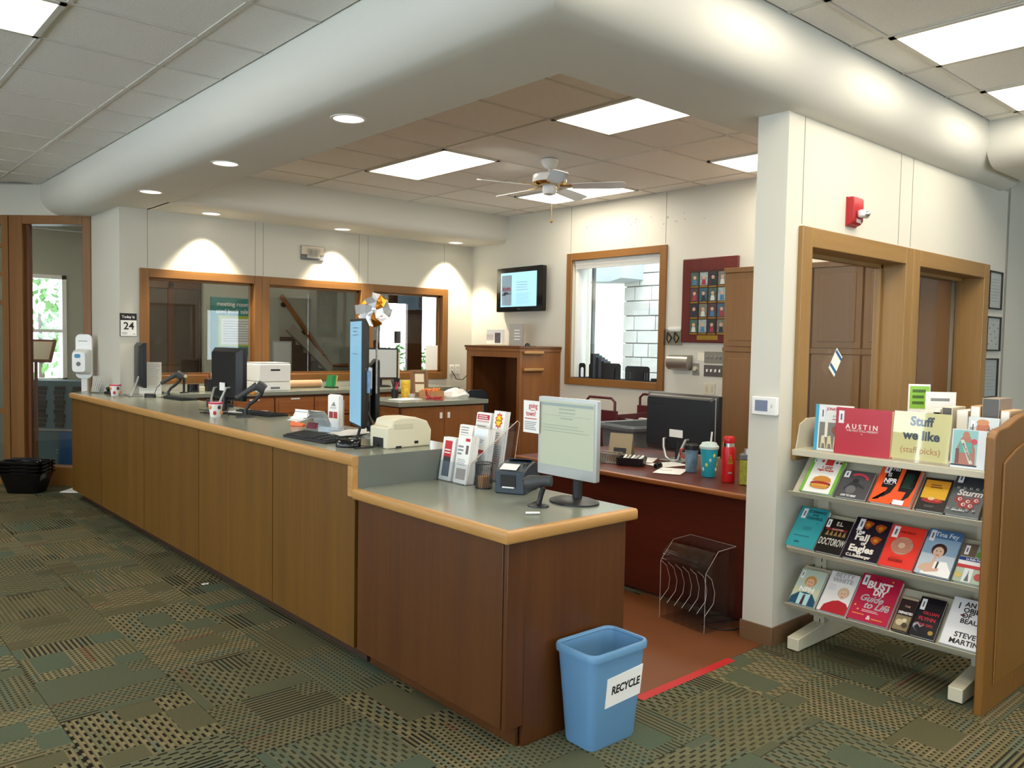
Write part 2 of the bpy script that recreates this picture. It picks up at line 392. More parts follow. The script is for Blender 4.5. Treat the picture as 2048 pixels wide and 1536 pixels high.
# ---- soffits with a rounded lower edge
def profile(rad, zb, n=10):
    # (offset inwards from outer face, z) from top of the outer face round to the bottom
    pts = [(0, ZC+.03), (0, zb+rad)]
    for i in range(1, n+1):
        a = R(90*i/n); pts.append((rad-rad*math.cos(a), zb+rad-rad*math.sin(a)))
    return pts
OX, OY = -.03, -.22; IX, IY = .62, .40; RAD = .22
pr = profile(RAD, ZS)
rings = []
for kind in ('far', 'corner', 'right'):
    ring = []
    for off, z in pr + [(None, ZS), (None, ZC+.03)]:
        if off is None: x, y = IX, IY
        else: x, y = OX+off, OY+off
        if kind == 'far': y = 7.6
        if kind == 'right': x = 4.95
        ring.append((x, y, z))
    rings.append(ring)
struct(B().loft(rings).build('wall_soffit', 'paint_soffit', angle=30))
# soffit over the wall with three windows
pf = profile(.10, ZS, 8); ring0 = []
for off, z in pf: ring0.append((5.36+off, z))
ring0 += [(WY+.1, ZS), (WY+.1, ZC+.03)]
struct(B().prism(ring0, 'x', .60, WX).build('wall_soffit_back', 'paint_soffit', angle=30))
# soffit running out of the picture on the right
pf = profile(.22, 2.86, 8); ring0 = [(4.07+off, z) for off, z in pf]+[(5.3, 2.86), (5.3, ZC+.03)]
struct(B().prism(ring0, 'y', -6.5, -.2).build('wall_soffit_right', 'paint_soffit', angle=30))

# ---- walls with openings
def wall(name, axis, c0, c1, a0, a1, z0, z1, holes, m='paint'):
    """axis 'x': wall lies along X (c = Y range), 'y': along Y (c = X range). holes: (a,b,zlo,zhi)"""
    b = B()
    def bx(a, b2, zl, zh):
        if b2-a < 1e-4 or zh-zl < 1e-4: return
        if axis == 'x': b.box(a, c0, zl, b2, c1, zh)
        else: b.box(c0, a, zl, c1, b2, zh)
    cur = a0
    for (h0, h1, zl, zh) in sorted(holes):
        bx(cur, h0, z0, z1); bx(h0, h1, z0, zl); bx(h0, h1, zh, z1); cur = h1
    bx(cur, a1, z0, z1)
    return struct(b.build(name, m, smooth=False))
HB = [(.60, 1.70, 1.19, 2.19), (1.84, 3.00, 1.19, 2.19), (3.14, 4.19, 1.19, 2.19)]
wb = wall('wall_back', 'x', WY, WY+.14, .50, WX+.2, 0, ZC, HB)
for x in (.606, 1.70, 1.79, 2.96, 3.08, 4.19):
    B().box(x-.002, WY-.0015, 2.26, x+.002, WY+.002, ZS).build('panel_joint', 'joint', wb)
HT = [(2.975, 4.235, 1.215, 2.54)]
wt = wall('wall_window', 'y', WX, WX+.3, .1, WY, 0, ZC, HT)
for y in (2.93, 4.27): B().box(WX-.002, y-.002, 2.63, WX+.002, y+.002, ZC).build('panel_joint', 'joint', wt)
for i in range(16):          # nail holes left above the window
    y = 4.1-1.7*random.random(); z = 2.82+.10*random.random(); h = .006+.012*random.random()
    B().box(WX-.001, y-.004, z, WX+.002, y+.004, z+h).build('nail_hole', 'joint', wt)
HR = [(2.10, 3.30, 1.09, 2.16), (3.49, 4.65, 1.09, 2.16)]
CXL = 1.875
wr = wall('wall_right', 'x', -.02, .16, CXL, 5.15, 0, ZS+.02, HR)
for x in (2.035, 3.21, 3.39): B().box(x-.0022, -.0215, 2.26, x+.0022, -.018, ZS).build('panel_joint', 'joint', wr)
B().box(CXL-.006, -.030, 0, 5.14, -.02, .105).build('baseboard', 'base_rubber', wr)
B().box(CXL-.010, -.030, 0, CXL, .17, .105).build('baseboard', 'base_rubber', wr, bevel=.002)
struct(wall('wall_right_far', 'x', .02, .2, 5.15, 9, 0, ZC, []))
struct(B().box(5.14, -.03, 0, 5.16, .02, 2.9).build('trim_1', mat('trim_grey2', '8d8c82', .5)))
struct(wall('wall_strip', 'y', .35, .5, WY, 7.06, 0, ZC, []))

# window frames
def frame_x(name, x0, x1, z0, z1, y, w=.09, proud=.025, depth=.14, mt='frame_wood', side=-1, glass_m='pane', split=None, gy=None):
    """casing + jambs + glass of a window in a wall along X; the room side is -Y"""
    f = bpy.data.objects.new(name, None); COL.objects.link(f); struct(f)
    yo = y-proud
    for n, bb in (('jamb', (x0, yo, z0, x0+w, y+depth, z1)), ('jamb', (x1-w, yo, z0, x1, y+depth, z1))):
        B().box(*bb).build(n, mt, f, bevel=.004)
    for n, bb in (('head', (x0+w, yo, z1-w, x1-w, y+depth, z1)), ('sill', (x0+w, yo, z0, x1-w, y+depth, z0+w))):
        B().box(*bb).build(n, mt+'_x', f, bevel=.004)
    s = .022; g0 = y+depth*.5 if gy is None else gy
    for bb in ((x0+w, g0-.02, z0+w, x0+w+s, g0+.02, z1-w), (x1-w-s, g0-.02, z0+w, x1-w, g0+.02, z1-w), (x0+w, g0-.02, z1-w-s, x1-w, g0+.02, z1-w), (x0+w, g0-.02, z0+w, x1-w, g0+.02, z0+w+s)):
        B().box(*bb).build('glazing_stop', mt, f)
    cuts = [x0+w]+(split or [])+[x1-w]
    for a, b2 in zip(cuts[:-1], cuts[1:]):
        B().box(a+.002, g0-.003, z0+w, b2-.002, g0+.003, z1-w).build('pane', glass_m, f)
    return f
for k, (a, b_) in enumerate(((.53, 1.77), (1.77, 3.07), (3.07, 4.25))):
    frame_x('window_%d' % (k+1), a, b_, 1.125, 2.255, WY, .085, .02, .13, split=[2.35] if k == 1 else None, glass_m='pane', mt='frame_dark')
frame_x('window_4', 2.007, 3.388, .9945, 2.2465, -.02, .105, .028, .17, gy=.12)
frame_x('window_5', 3.390, 4.742, .9945, 2.2465, -.02, .105, .028, .17, gy=.12)
# picture window in the far wall
f6 = bpy.data.objects.new('window_6', None); COL.objects.link(f6); struct(f6)
y0, y1, z0, z1 = 2.90, 4.31, 1.135, 2.615; cw = .08
for bb, m_ in (((WX-.025, y0, z0, WX, y0+cw, z1), 'frame_dark'), ((WX-.025, y1-cw, z0, WX, y1, z1), 'frame_dark'), ((WX-.025, y0+cw, z1-cw, WX, y1-cw, z1), 'frame_dark_y'), ((WX-.025, y0+cw, z0, WX, y1-cw, z0+cw), 'frame_dark_y')):
    B().box(*bb).build('casing', m_, f6, bevel=.004)
B().box(WX+.12, y0+cw, z0+cw, WX+.126, y1-cw, z1-cw).build('pane', 'pane', f6)
B().box(WX+.0, y0+cw, z0+cw-.01, WX+.28, y1-cw, z0+cw+.005).build('sill', 'black_matte', f6)
B().box(WX+.05, y1-cw-.035, z0+cw, WX+.2, y1-cw, z1-cw).build('mullion', 'white', f6)
B().box(WX+.14, y1-cw-.19, z0+cw, WX+.18, y1-cw-.165, z1-cw).build('mullion', 'mid_grey', f6)
bl = T('window_blind', 'white slatted blind pulled up at the head of the far window', 'blind', (WX+.04, (y0+y1)/2, z1-cw))
B().box(-.02, -(y1-y0)/2+cw+.01, -.05, .03, (y1-y0)/2-cw-.01, -.005).build('head_rail', 'white', bl, bevel=.003)
for i in range(5): B().box(-.018, -(y1-y0)/2+cw+.02, -.056-.009*i, .028, (y1-y0)/2-cw-.02, -.051-.009*i).build('slat', 'white', bl)
B().tube([(0, -(y1-y0)/2+cw+.05, -.05), (0, -(y1-y0)/2+cw+.05, -.6)], .003).build('tilt_wand', 'white', bl)

# ---- glazed diagonal wall on the left
DA = Vector((.37, 7.03, 0)); DD = Vector((-1, 1, 0)).normalized(); DNRM = Vector((1, 1, 0)).normalized()
DM = Matrix(((DD.x, DNRM.x, 0, DA.x), (DD.y, DNRM.y, 0, DA.y), (0, 0, 1, 0), (0, 0, 0, 1)))   # local x along wall to the left, y away from camera
def diag(b): return b.at(DM)
dw = B().at(DM); dw.box(-.3, 0, 2.83, 4, .12, ZC)
struct(dw.build('wall_left', 'paint', smooth=False))
fw_ = bpy.data.objects.new('window_7', None); COL.objects.link(fw_); struct(fw_)
def dpart(name, m_, x0, x1, y0_, y1_, z0_, z1_, bev=.004): return B().at(DM).box(x0, y0_, z0_, x1, y1_, z1_).build(name, m_, fw_, bevel=bev)
dpart('jamb', 'frame_dark', 0, .09, -.04, .13, 0, 2.83); dpart('jamb', 'frame_dark', .74, .885, -.04, .13, 0, 2.83); dpart('mullion', 'frame_dark', .89, .96, -.045, .135, 0, 2.83)
dpart('jamb', 'frame_dark', 1.6, 1.76, -.04, .13, 0, 2.83)
dpart('head', 'frame_dark', .09, .74, -.04, .13, 2.74, 2.83); dpart('head', 'frame_dark', .96, 1.6, -.04, .13, 2.74, 2.83)
dpart('sill', 'frame_dark', .09, .74, -.04, .13, 0, .20); dpart('sill', 'frame_dark', .96, 1.6, -.04, .13, 0, .20)
dpart('glazing_stop', 'cab_wood_dark', .70, .74, .02, .06, .20, 2.74, 0); dpart('glazing_stop', 'cab_wood_dark', .09, .11, .02, .06, .20, 2.74, 0)
dpart('pane', 'pane', .1, .74, .05, .056, .20, 2.74, 0); dpart('pane', 'pane_dim', .96, 1.6, .05, .056, .20, 2.74, 0)
for z in (.75, 1.9, 2.2, 2.5): dpart('glazing_bar', 'frame_dark', .96, 1.6, .03, .08, z, z+.05, 0)

# ---- outer walls of the reading room behind the photographer, with windows
hl = [(-6.2+2.1*k, -4.5+2.1*k, .9, 2.6) for k in range(8)]
wall('wall_window_side', 'y', -7, -6.8, -7, 11, 0, ZC, hl)
hf = [(-6+2.4*k, -4.9+2.4*k, 1.0, 2.3) for k in range(6)]
wall('wall_front', 'x', -7, -6.8, -6.8, 9, 0, ZC, hf)
wall('wall_right_end', 'y', 8.8, 9, -6.8, 0, 0, ZC, [])

# ---- recessed downlights
def downlight(x, y, label, r=.085, watt=SPOT_W):
    t = T('downlight', label, 'downlight', (x, y, ZS), group='recessed downlights')
    B().lathe([(r, -.004), (r+.016, -.004), (r+.016, .0), (r, .0)], n=28, cap=False).build('trim_ring', 'white', t)
    B().lathe([(r, -.001), (r*.8, .0), (r*.5, .0)], n=28).build('reflector', mat('reflector', 'fff6e6', .3, emit=2.2), t)
    ld = bpy.data.lights.new('downlight_lamp', 'SPOT'); ld.energy = watt; ld.spot_size = R(88); ld.spot_blend = .55; ld.color = (1, .90, .72); ld.shadow_soft_size = .04
    lo = bpy.data.objects.new('downlight_lamp', ld); COL.objects.link(lo); lo.parent = t; lo.location = (0, 0, -.02)
for (x, y, l) in ((.33, 1.77, 'recessed downlight in the soffit nearest to the camera'), (.31, 3.43, 'second recessed downlight along the front soffit'), (.31, 5.02, 'third and farthest recessed downlight along the front soffit'),
                  (1.15, 5.84, 'recessed downlight over the left of the three back windows'), (2.62, 5.84, 'recessed downlight beside the wall clock over the middle back window'), (4.21, 5.84, 'recessed downlight over the right back window near the corner')):
    downlight(x, y, l, watt=SPOT_W if y > 5.5 else SPOT_W*.2)
# ================================================================ counters and furniture
H1, H2 = .878, 1.035
# ---- low counter end
lc = T('low_counter', 'low end section of the service counter with red-brown oak panels', 'counter', (0, 0, 0))
def edge_poly(h, t=.048):   # rounded wood nosing, section (outward offset from edge, z)
    return [(0, h-t+.006), (.006, h-t), (.034, h-t), (.034, h), (.010, h), (.003, h-.004), (0, h-.012)]
def nosing(name, parent, h, pts, mt):
    """sweep the nosing section along a polyline of (corner xy, inward diagonal xy)"""
    b = B(); b.loft([[(p[0]+o_*d[0], p[1]+o_*d[1], z) for o_, z in edge_poly(h)] for p, d in pts]); return b.build(name, mt, parent, angle=50)
nosing('edge_strip', lc, H1, [((0, 1.14), (1, 0)), ((0, 0), (1, 1))], 'oak_edge')
nosing('edge_strip', lc, H1, [((0, 0), (1, 1)), ((.765, 0), (0, 1))], 'oak_edge_x')
B().box(.034, .034, H1-.046, .765, 1.139, H1).build('worktop', 'laminate', lc)
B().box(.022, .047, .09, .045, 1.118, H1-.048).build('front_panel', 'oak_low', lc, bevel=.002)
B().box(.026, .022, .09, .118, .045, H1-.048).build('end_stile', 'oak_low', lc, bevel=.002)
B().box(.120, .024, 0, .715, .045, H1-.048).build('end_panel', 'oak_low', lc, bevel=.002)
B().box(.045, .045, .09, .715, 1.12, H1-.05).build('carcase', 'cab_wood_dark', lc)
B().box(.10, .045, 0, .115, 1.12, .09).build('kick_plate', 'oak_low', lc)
# ---- high counter
YE = 6.45
hc = T('service_counter', 'long high service counter with oak front panels and grey worktop', 'counter', (0, 1.14, 0))
HM = Matrix.Translation((0, -1.14, 0))
def hb(): return B().at(HM)
b = hb(); b.loft([[(p[0]+o_*d[0], p[1]+o_*d[1], z) for o_, z in edge_poly(H2)] for p, d in (((0, 1.14), (1, 0)), ((0, YE), (1, -1)))]); b.build('edge_strip', 'oak_edge', hc, angle=50)
b = hb(); b.loft([[(p[0]+o_*d[0], p[1]+o_*d[1], z) for o_, z in edge_poly(H2)] for p, d in (((0, YE), (1, -1)), ((.31, YE+.31), (1, -1)))]); b.build('edge_strip', 'oak_edge', hc, angle=50)
hb().prism([(.034, 1.142), (.034, YE-.014), (.335, YE+.287), (.345, YE+.27), (.345, 6.045), (.70, 6.045), (.70, 1.142)], 'z', H2-.046, H2).build('worktop', 'laminate', hc)
hb().box(.034, 1.141, H1, .70, 1.150, H2-.002).build('riser', 'laminate_edge', hc)
hb().box(.0, 1.141, H1-.04, .036, 1.185, H2-.047).build('corner_block', 'oak_edge', hc, bevel=.004)
sy = [1.143, 2.05, 3.17, 4.30, 5.45, YE]
for a, c in zip(sy[:-1], sy[1:]):
    hb().box(.022, a+.005, .09, .045, c-.005, H2-.048).build('front_panel', 'oak', hc)
hb().box(.045, 1.15, .09, .66, 6.03, H2-.05).build('carcase', 'kick', hc)
hb().box(.10, 1.15, 0, .12, YE-.05, .09).build('kick_plate', 'kick', hc)
hb().prism([(.03, YE), (.32, YE+.285), (.34, YE+.26), (.34, 6.06), (.05, 6.06)], 'z', .09, H2-.05).build('end_panel', 'oak', hc)
# staff-side knee space is open: shelves under the worktop are out of sight

# ---- back counter under the three windows
ZB = 1.06
bc = T('back_counter', 'grey-topped counter with oak drawers under the three back windows', 'counter', (.72, 5.45, 0))
BM = Matrix.Translation((-.72, -5.45, 0))
def bb_(): return B().at(BM)
bb_().box(.705, 5.45, ZB-.04, 4.0, WY-.002, ZB).build('worktop', 'laminate', bc, bevel=.003)
bb_().box(.75, 5.50, 0, 4.0, WY-.01, ZB-.04).build('carcase', 'cab_wood_dark', bc)
for k in range(7):
    x = .78+.44*k
    for (za, zb) in ((.80, .995), (.58, .785), (.3, .565)):
        d = bb_().box(x+.005, 5.482, za, x+.435, 5.5, zb).build('drawer', 'drawer_wood', bc, bevel=.004)
        bb_().prism([(x+.04, za+.035), (x+.40, za+.035), (x+.40, zb-.035), (x+.04, zb-.035)], 'y', 5.476, 5.483).build('drawer_panel', 'drawer_wood', d, bevel=.004)
        bb_().box(x+.17, 5.470, zb-.022, x+.27, 5.478, zb-.008).build('label_holder', 'white', d)
# ---- island counter
ZI = .98
il = T('island_counter', 'grey-topped island counter with oak doors behind the beige printer', 'counter', (2.5, 4.5, 0))
def ib(): return B()
ib().prism([(0, 0), (1.16, 0), (1.16, .8), (.1, .8), (0, .7)], 'z', ZI-.045, ZI).build('worktop', 'laminate', il, bevel=.003)
ib().box(.04, .04, 0, 1.12, .76, ZI-.045).build('carcase', 'cab_wood_dark', il)
for k in range(2):
    d = ib().box(.05+.535*k, .02, .08, .58+.535*k, .04, ZI-.06).build('door', 'cab_wood', il, bevel=.003)
    ib().box((.52 if k == 0 else .62), .012, .80, (.55 if k == 0 else .65), .02, .86).build('label_tag', 'white', d)
for k in range(2):
    d = ib().box(.02, .05+.33*k, .08, .04, .37+.33*k, ZI-.06).build('door', 'drawer_wood', il, bevel=.003)
    ib().box(.012, .09+.33*k, .14, .022, .33+.33*k, ZI-.12).build('door_panel', 'drawer_wood', d, bevel=.003)

# ---- book-drop cabinet in the corner
bk = T('book_drop_cabinet', 'tall oak cabinet with an open niche and two wooden pulls below the television', 'cabinet', (4.02, 4.40, 0))
B().box(0, 0, 0, .04, .05, 1.55).build('stile', 'cab_wood', bk, bevel=.003); B().box(0, .87, 0, .04, .95, 1.55).build('stile', 'cab_wood', bk, bevel=.003)
B().box(0, .05, 1.43, .04, .87, 1.50).build('rail', 'cab_wood', bk, bevel=.003); B().box(-.012, -.01, 1.50, .63, .96, 1.535).build('rail', 'cab_wood', bk, bevel=.003)
B().box(-.02, -.02, 1.535, .63, .97, 1.56).build('top', 'cab_wood_dark', bk, bevel=.003)
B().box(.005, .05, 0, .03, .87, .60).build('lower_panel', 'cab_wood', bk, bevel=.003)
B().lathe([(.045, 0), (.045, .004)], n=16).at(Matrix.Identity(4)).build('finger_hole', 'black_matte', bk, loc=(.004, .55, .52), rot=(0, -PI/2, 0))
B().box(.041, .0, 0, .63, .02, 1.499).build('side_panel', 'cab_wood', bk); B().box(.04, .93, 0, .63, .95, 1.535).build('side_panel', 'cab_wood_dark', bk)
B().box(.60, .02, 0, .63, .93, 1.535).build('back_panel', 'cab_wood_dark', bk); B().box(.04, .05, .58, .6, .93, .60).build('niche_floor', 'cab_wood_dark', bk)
B().box(.20, .06, .60, .26, .20, 1.43).build('niche_board', mat('grey_board', '8f948c', .6), bk)
for z in (1.49, 1.30):
    p = B().box(.05, -.03, z-.014, .34, -.001, z+.014).build('pull', 'oak_edge_x', bk, bevel=.005); B().box(.04, -.028, z-.022, .34, -.004, z-.016).build('pull_shade_strip', 'cab_wood_dark', p)  # dark wood strip under each pull stands in for its shade

# ---- tall oak cupboards behind the partition
for k in range(4):
    y = 1.82-.41*(k+1)
    l = ['leftmost tall oak cupboard, seen between the photo plaque and the white column', 'second tall oak cupboard behind the partition glass', 'third tall oak cupboard behind the partition glass', 'last tall oak cupboard behind the partition glass'][k]
    c = T('tall_cupboard', l, 'cupboard', (4.06, y, 0), group='tall oak cupboards')
    B().box(.02, .002, 0, .58, .408, 2.26).build('carcase', 'cab_wood', c)
    for (za, zb) in ((1.60, 2.23), (.12, 1.55)):
        d = B().box(0, .008, za, .02, .402, zb).build('door', 'tall_wood', c, bevel=.003)
        B().box(-.006, .055, za+.05, .002, .355, zb-.05).build('door_panel', 'tall_wood', d, bevel=.004)
    B().box(-.012, -.0, 2.23, .58, .41, 2.275).build('cornice', 'tall_wood', c, bevel=.004)
    B().box(-.005, .0, 1.555, .02, .41, 1.595).build('rail', 'tall_wood', c, bevel=.003)

# ---- dark desk
dk = T('desk', 'dark red-brown desk with rounded light edge beside the white column', 'desk', (2.0, .19, 0))
B().prism(rrect(0, 0, 1.15, 2.0, .03), 'z', .735, .765).build('desktop', 'desk_wood', dk, bevel=.004)
b = B(); b.loft([[(x, y, z) for x, z in ((0, .732), (-.012, .738), (-.016, .75), (-.012, .762), (0, .767))] for y in (0, 2.0)]); b.build('edge_strip', 'desk_edge', dk)
B().box(.07, .03, .02, .09, 1.97, .735).build('modesty_panel', 'desk_wood', dk, bevel=.002)
B().box(.03, .0, 0, 1.1, .03, .735).build('side_panel', 'desk_wood', dk, bevel=.002); B().box(.03, 1.97, 0, 1.1, 2.0, .735).build('side_panel', 'desk_wood', dk, bevel=.002)
cs = B().box(2.02, 1.0, .004, 2.06, 1.9, .012).build('carpet_strip', 'carpet'); tag(cs, 'narrow strip of carpet along the foot of the dark desk', 'carpet')

# ---- ceiling fan
fx, fy = 2.82, 2.74
fn = T('ceiling_fan', 'white five-bladed ceiling fan with brass trim and pull chain', 'fan', (fx, fy, ZC-.008))
B().lathe([(.078, 0), (.074, -.02), (.058, -.055), (.026, -.075), (.012, -.078)], n=24).build('canopy', 'white_gloss', fn)
B().cyl(0, 0, -.115, -.07, .012).build('downrod', 'white_gloss', fn)
B().lathe([(.03, -.108), (.12, -.118), (.142, -.13), (.146, -.175), (.138, -.19), (.12, -.192)], n=32).build('motor', 'white_gloss', fn)
B().lathe([(.142, -.190), (.12, -.208), (.075, -.214), (.05, -.205)], n=32).build('trim', 'brass', fn)
B().lathe([(.06, -.21), (.06, -.26), (.052, -.285), (.02, -.295), (.005, -.296)], n=24).build('switch_cup', 'white_gloss', fn)
for k in range(5):
    a = R(18+72*k)
    M_ = Matrix.Rotation(a, 4, 'Z') @ Matrix.Translation((0, 0, -.222)) @ Matrix.Rotation(R(-12), 4, 'X')
    bl_ = B().at(M_).prism([(.19, -.05), (.3, -.062), (.60, -.068), (.635, -.055), (.645, 0), (.635, .055), (.60, .068), (.3, .062), (.19, .05)], 'z', -.003, .003).build('blade', 'white_gloss', fn)
    B().at(M_).prism([(.09, -.02), (.16, -.015), (.22, -.04), (.25, 0), (.22, .04), (.16, .015), (.09, .02)], 'z', .003, .008).build('blade_arm', 'brass', bl_)
pc = B().tube([(.03, 0, -.29), (.03, 0, -.50)], .0025, 6).build('pull_chain', 'brass', fn); B().ball((.03, 0, -.51), .012).build('chain_ball', 'brass', pc)
# ================================================================ things on the service counter
def screen_mat(name, col, e): return mat(name, col, .25, emit=e)
def monitor(label, loc, rz, w, h, z0, body='black', bezel=.018, thick=.045, screen='black_gloss', stand='disc', bx=0, by=0, base=None, chin=None, name='monitor'):
    """origin at the base on the table; panel front faces local -y"""
    t = T(name, label, 'monitor', loc, rz)
    ch = bezel if chin is None else chin
    b = B(); y0 = -thick*.35
    b.loft([[(x, y0, z) for x, z in rrect(bx-w/2, z0, bx+w/2, z0+h, .008, 3)], [(x, y0+thick*.45, z) for x, z in rrect(bx-w/2, z0, bx+w/2, z0+h, .008, 3)], [(x, y0+thick, z) for x, z in rrect(bx-w/2+.03, z0+.03, bx+w/2-.03, z0+h-.03, .02, 3)]])
    c = b.build('casing', body, t, angle=30)
    B().box(bx-w/2+bezel, y0-.002, z0+ch, bx+w/2-bezel, y0+.002, z0+h-bezel).build('screen', screen, t)
    if stand == 'disc':
        B().cyl(bx*0, by+thick*.6, .01, z0+.1, .022, n=16).build('neck', base or body, t)
        B().at(Matrix.Translation((0, by+.01, 0)) @ Matrix.Diagonal((1, .8, 1, 1))).lathe([(.125, 0), (.125, .008), (.10, .016), (.03, .022)], n=32).build('base', base or body, t)
    elif stand == 'vee':
        p = [(-.10, thick*.6, z0+.10), (-.098, thick*.6+.03, z0+.10), (-.085, .11, .10), (-.07, .125, .025), (-.04, .13, .010), (.0, .13, .010), (.04, .125, .03), (.085, .10, .10), (.11, thick*.6+.02, z0+.09), (.11, thick*.6, z0+.09)]
        B().tube(p, .0095, 8).build('stand', 'silver', t)
        B().box(-.10, -.05, 0, .10, .13, .008).build('base', 'silver', t, bevel=.004)
        B().cyl(0, thick*.5, .006, z0+.08, .02, n=14).build('neck', body, t)
    return t
# --- low counter: catalogue monitor
scr = screen_mat('screen_pale', 'b2b8a2', .17)
lm = monitor('grey-framed catalogue monitor on a black disc foot on the low counter', (.63, .27, H1), -PI/2, .372, .362, .112, 'silver', .016, .05, scr, 'disc', bx=-.03, base='black', chin=.048)
MF = Matrix.Translation((-.03, -.05*.35-.0024, 0)) @ fr((0, 0, .112), (1, 0, 0), (0, 0, 1))
B().at(MF).box(-.165, .322, 0, .165, .336, .0004).build('screen_bar', mat('screen_bar', '8c9a96', .3, emit=.15), lm)
ST = mat('screen_ink', '9aa18e', .4, emit=.12); lines(lm, MF, -.05, .06, .285, .318, 2, ST, .4); lines(lm, MF, -.04, .05, .262, .274, 1, ST, .6); lines(lm, MF, -.15, .14, .20, .24, 3, ST, .3, rag=.4); B().at(MF).box(-.15, .2785, 0, .15, .2795, .0003).build('rule', 'ink_grey', lm)
gs = T('paper_sign', 'white and red paper sign taped to the left side of the catalogue monitor', 'sign', (.60, .52, 1.175))
B().box(-.0006, -.052, 0, .0006, .058, .152).build('sheet', 'paper', gs)
GM = fr((-.0012, .003, 0), *NX)
txt('going', gs, 'ink_red', GM @ Matrix.Translation((.012, .128, 0)), .034, off=.0004, sx=.82); txt('out of', gs, 'ink_red', GM @ Matrix.Translation((.008, .107, 0)), .012, sx=.9)
txt('town?', gs, 'ink_red', GM @ Matrix.Translation((-.002, .090, 0)), .034, off=.0004, sx=.82); lines(gs, GM, -.045, .047, .063, .071, 1, 'ink_red', .5); lines(gs, GM, -.046, .046, .012, .055, 5, 'ink_grey', .4)
# --- handheld scanner on its foot
def scanner_low():
    t = T('barcode_scanner', 'black barcode scanner on a round foot in front of the catalogue monitor', 'scanner', (.445, .30, H1), R(-60))
    B().lathe([(.048, 0), (.047, .006), (.02, .012), (.008, .014)], n=24).build('foot', 'black', t)
    B().tube([(0, 0, .01), (.012, .0, .05), (.020, 0, .085)], [.013, .010, .013], 10).build('neck', 'black', t)
    b = B(); b.tube([(-.062, 0, .098), (-.050, 0, .100), (-.02, 0, .106), (.0, 0, .112), (.035, 0, .116), (.058, 0, .117)], [.026, .034, .033, .026, .024, .024], 14); b.build('head', 'dark_grey', t)
    B().tube([(-.066, 0, .097), (-.060, 0, .098)], .024, 14).build('window', mat('scan_red', '3a1a1a', .1), t)
    B().tube([(.02, 0, .10), (.0, .012, .06), (-.01, .02, .02), (-.04, .02, .004)], .0025, 6).build('cable', 'cord', t)
    return t
scanner_low()
tg = T('paper_tag', 'small curled white tag lying near the front corner of the low counter', 'tag', (.31, .19, H1), R(-35))
B().loft([[(-.03, y, z), (.03, y, z), (.03, y, z+.001), (-.03, y, z+.001)] for y, z in ((-.012, .008), (-.006, .002), (.006, .002), (.012, .008))]).build('card', 'paper', tg); B().box(-.018, -.003, .0031, .018, .001, .0036).build('print', 'ink', tg)
# --- dark receipt printer
rp = T('receipt_printer', 'dark blue-grey receipt printer with a paper slot on the low counter', 'printer', (.62, .64, H1), R(-62))
pm = mat('printer_slate', '2f3a44', .45)
b = B(); b.prism([(-.10, 0), (.13, 0), (.13, .118), (.05, .142), (-.03, .132), (-.10, .108)], 'x', -.075, .075); b.at(Matrix.Identity(4)); b.build('casing', pm, rp, bevel=.006)
B().box(-.045, -.105, .035, .03, -.099, .092).build('paper_mouth', 'black_matte', rp); B().box(-.035, -.108, .030, .025, -.1, .036).build('receipt', 'paper', rp)
B().at(Matrix.Translation((0, -.065, .125)) @ Matrix.Rotation(R(19), 4, 'X')).box(-.055, -.03, 0, .03, .03, .0015).build('label_plate', 'paper', rp)
B().at(Matrix.Translation((0, .07, .139)) @ Matrix.Rotation(R(-16), 4, 'X')).box(-.06, -.045, 0, .06, .05, .003).build('cover', mat('cover_blue', '3c5468', .25), rp, bevel=.002)
for x in (.045, .06): B().at(Matrix.Translation((x, -.02, .136))).box(-.004, -.02, 0, .004, .02, .003).build('button', 'black', rp)
# --- mesh pen cup
pcup = T('pen_cup', 'black wire-mesh pen cup beside the receipt printer', 'cup', (.535, .79, H1))
b = B(); r_, h_ = .042, .125
for k in range(26):
    a = 2*PI*k/26; b.tube([(r_*math.cos(a), r_*math.sin(a), .004), (r_*math.cos(a+.25), r_*math.sin(a+.25), h_)], .0008, 4); b.tube([(r_*math.cos(a), r_*math.sin(a), .004), (r_*math.cos(a-.25), r_*math.sin(a-.25), h_)], .0008, 4)
for k in range(13): b.tube([(r_*math.cos(2*PI*j/24), r_*math.sin(2*PI*j/24), .008+k*.009) for j in range(24)], .0007, 4, True)
b.build('mesh_wall', 'black', pcup)
B().tube([(r_*math.cos(2*PI*j/28), r_*math.sin(2*PI*j/28), h_) for j in range(28)], .0028, 6, True).build('rim', 'black', pcup); B().cyl(0, 0, 0, .004, r_, n=28).build('floor_plate', 'black', pcup)
B().box(-.02, -.018, .004, .022, .02, .06).build('notepaper', mat('kraft', 'b98b5e', .8), pcup)
# --- brochure stand, six pockets
bs = T('brochure_stand', 'clear acrylic stand with three tiers of white leaflets on the low counter', 'brochure stand', (.50, 1.015, H1))
for (x0, y0_, y1_, h_) in ((0, -.125, .125, .17), (.10, -.125, .125, .24), (.21, -.125, .125, .30)):
    B().at(Matrix.Translation((x0, 0, 0)) @ Matrix.Rotation(R(9), 4, 'Y')).box(0, y0_, .003, .003, y1_, h_*.62).build('pocket_front', 'acrylic', bs)
    B().at(Matrix.Translation((x0+.07, 0, 0)) @ Matrix.Rotation(R(9), 4, 'Y')).box(0, y0_, .003, .003, y1_, h_).build('pocket_back', 'acrylic', bs)
for y in (-.128, .125): B().prism([(-.005, 0), (.31, 0), (.355, .30), (.34, .31), (.03, .11)], 'y', y, y+.003).build('side_plate', 'acrylic', bs)
B().box(-.005, -.128, 0, .31, .128, .003).build('base_plate', 'acrylic', bs)
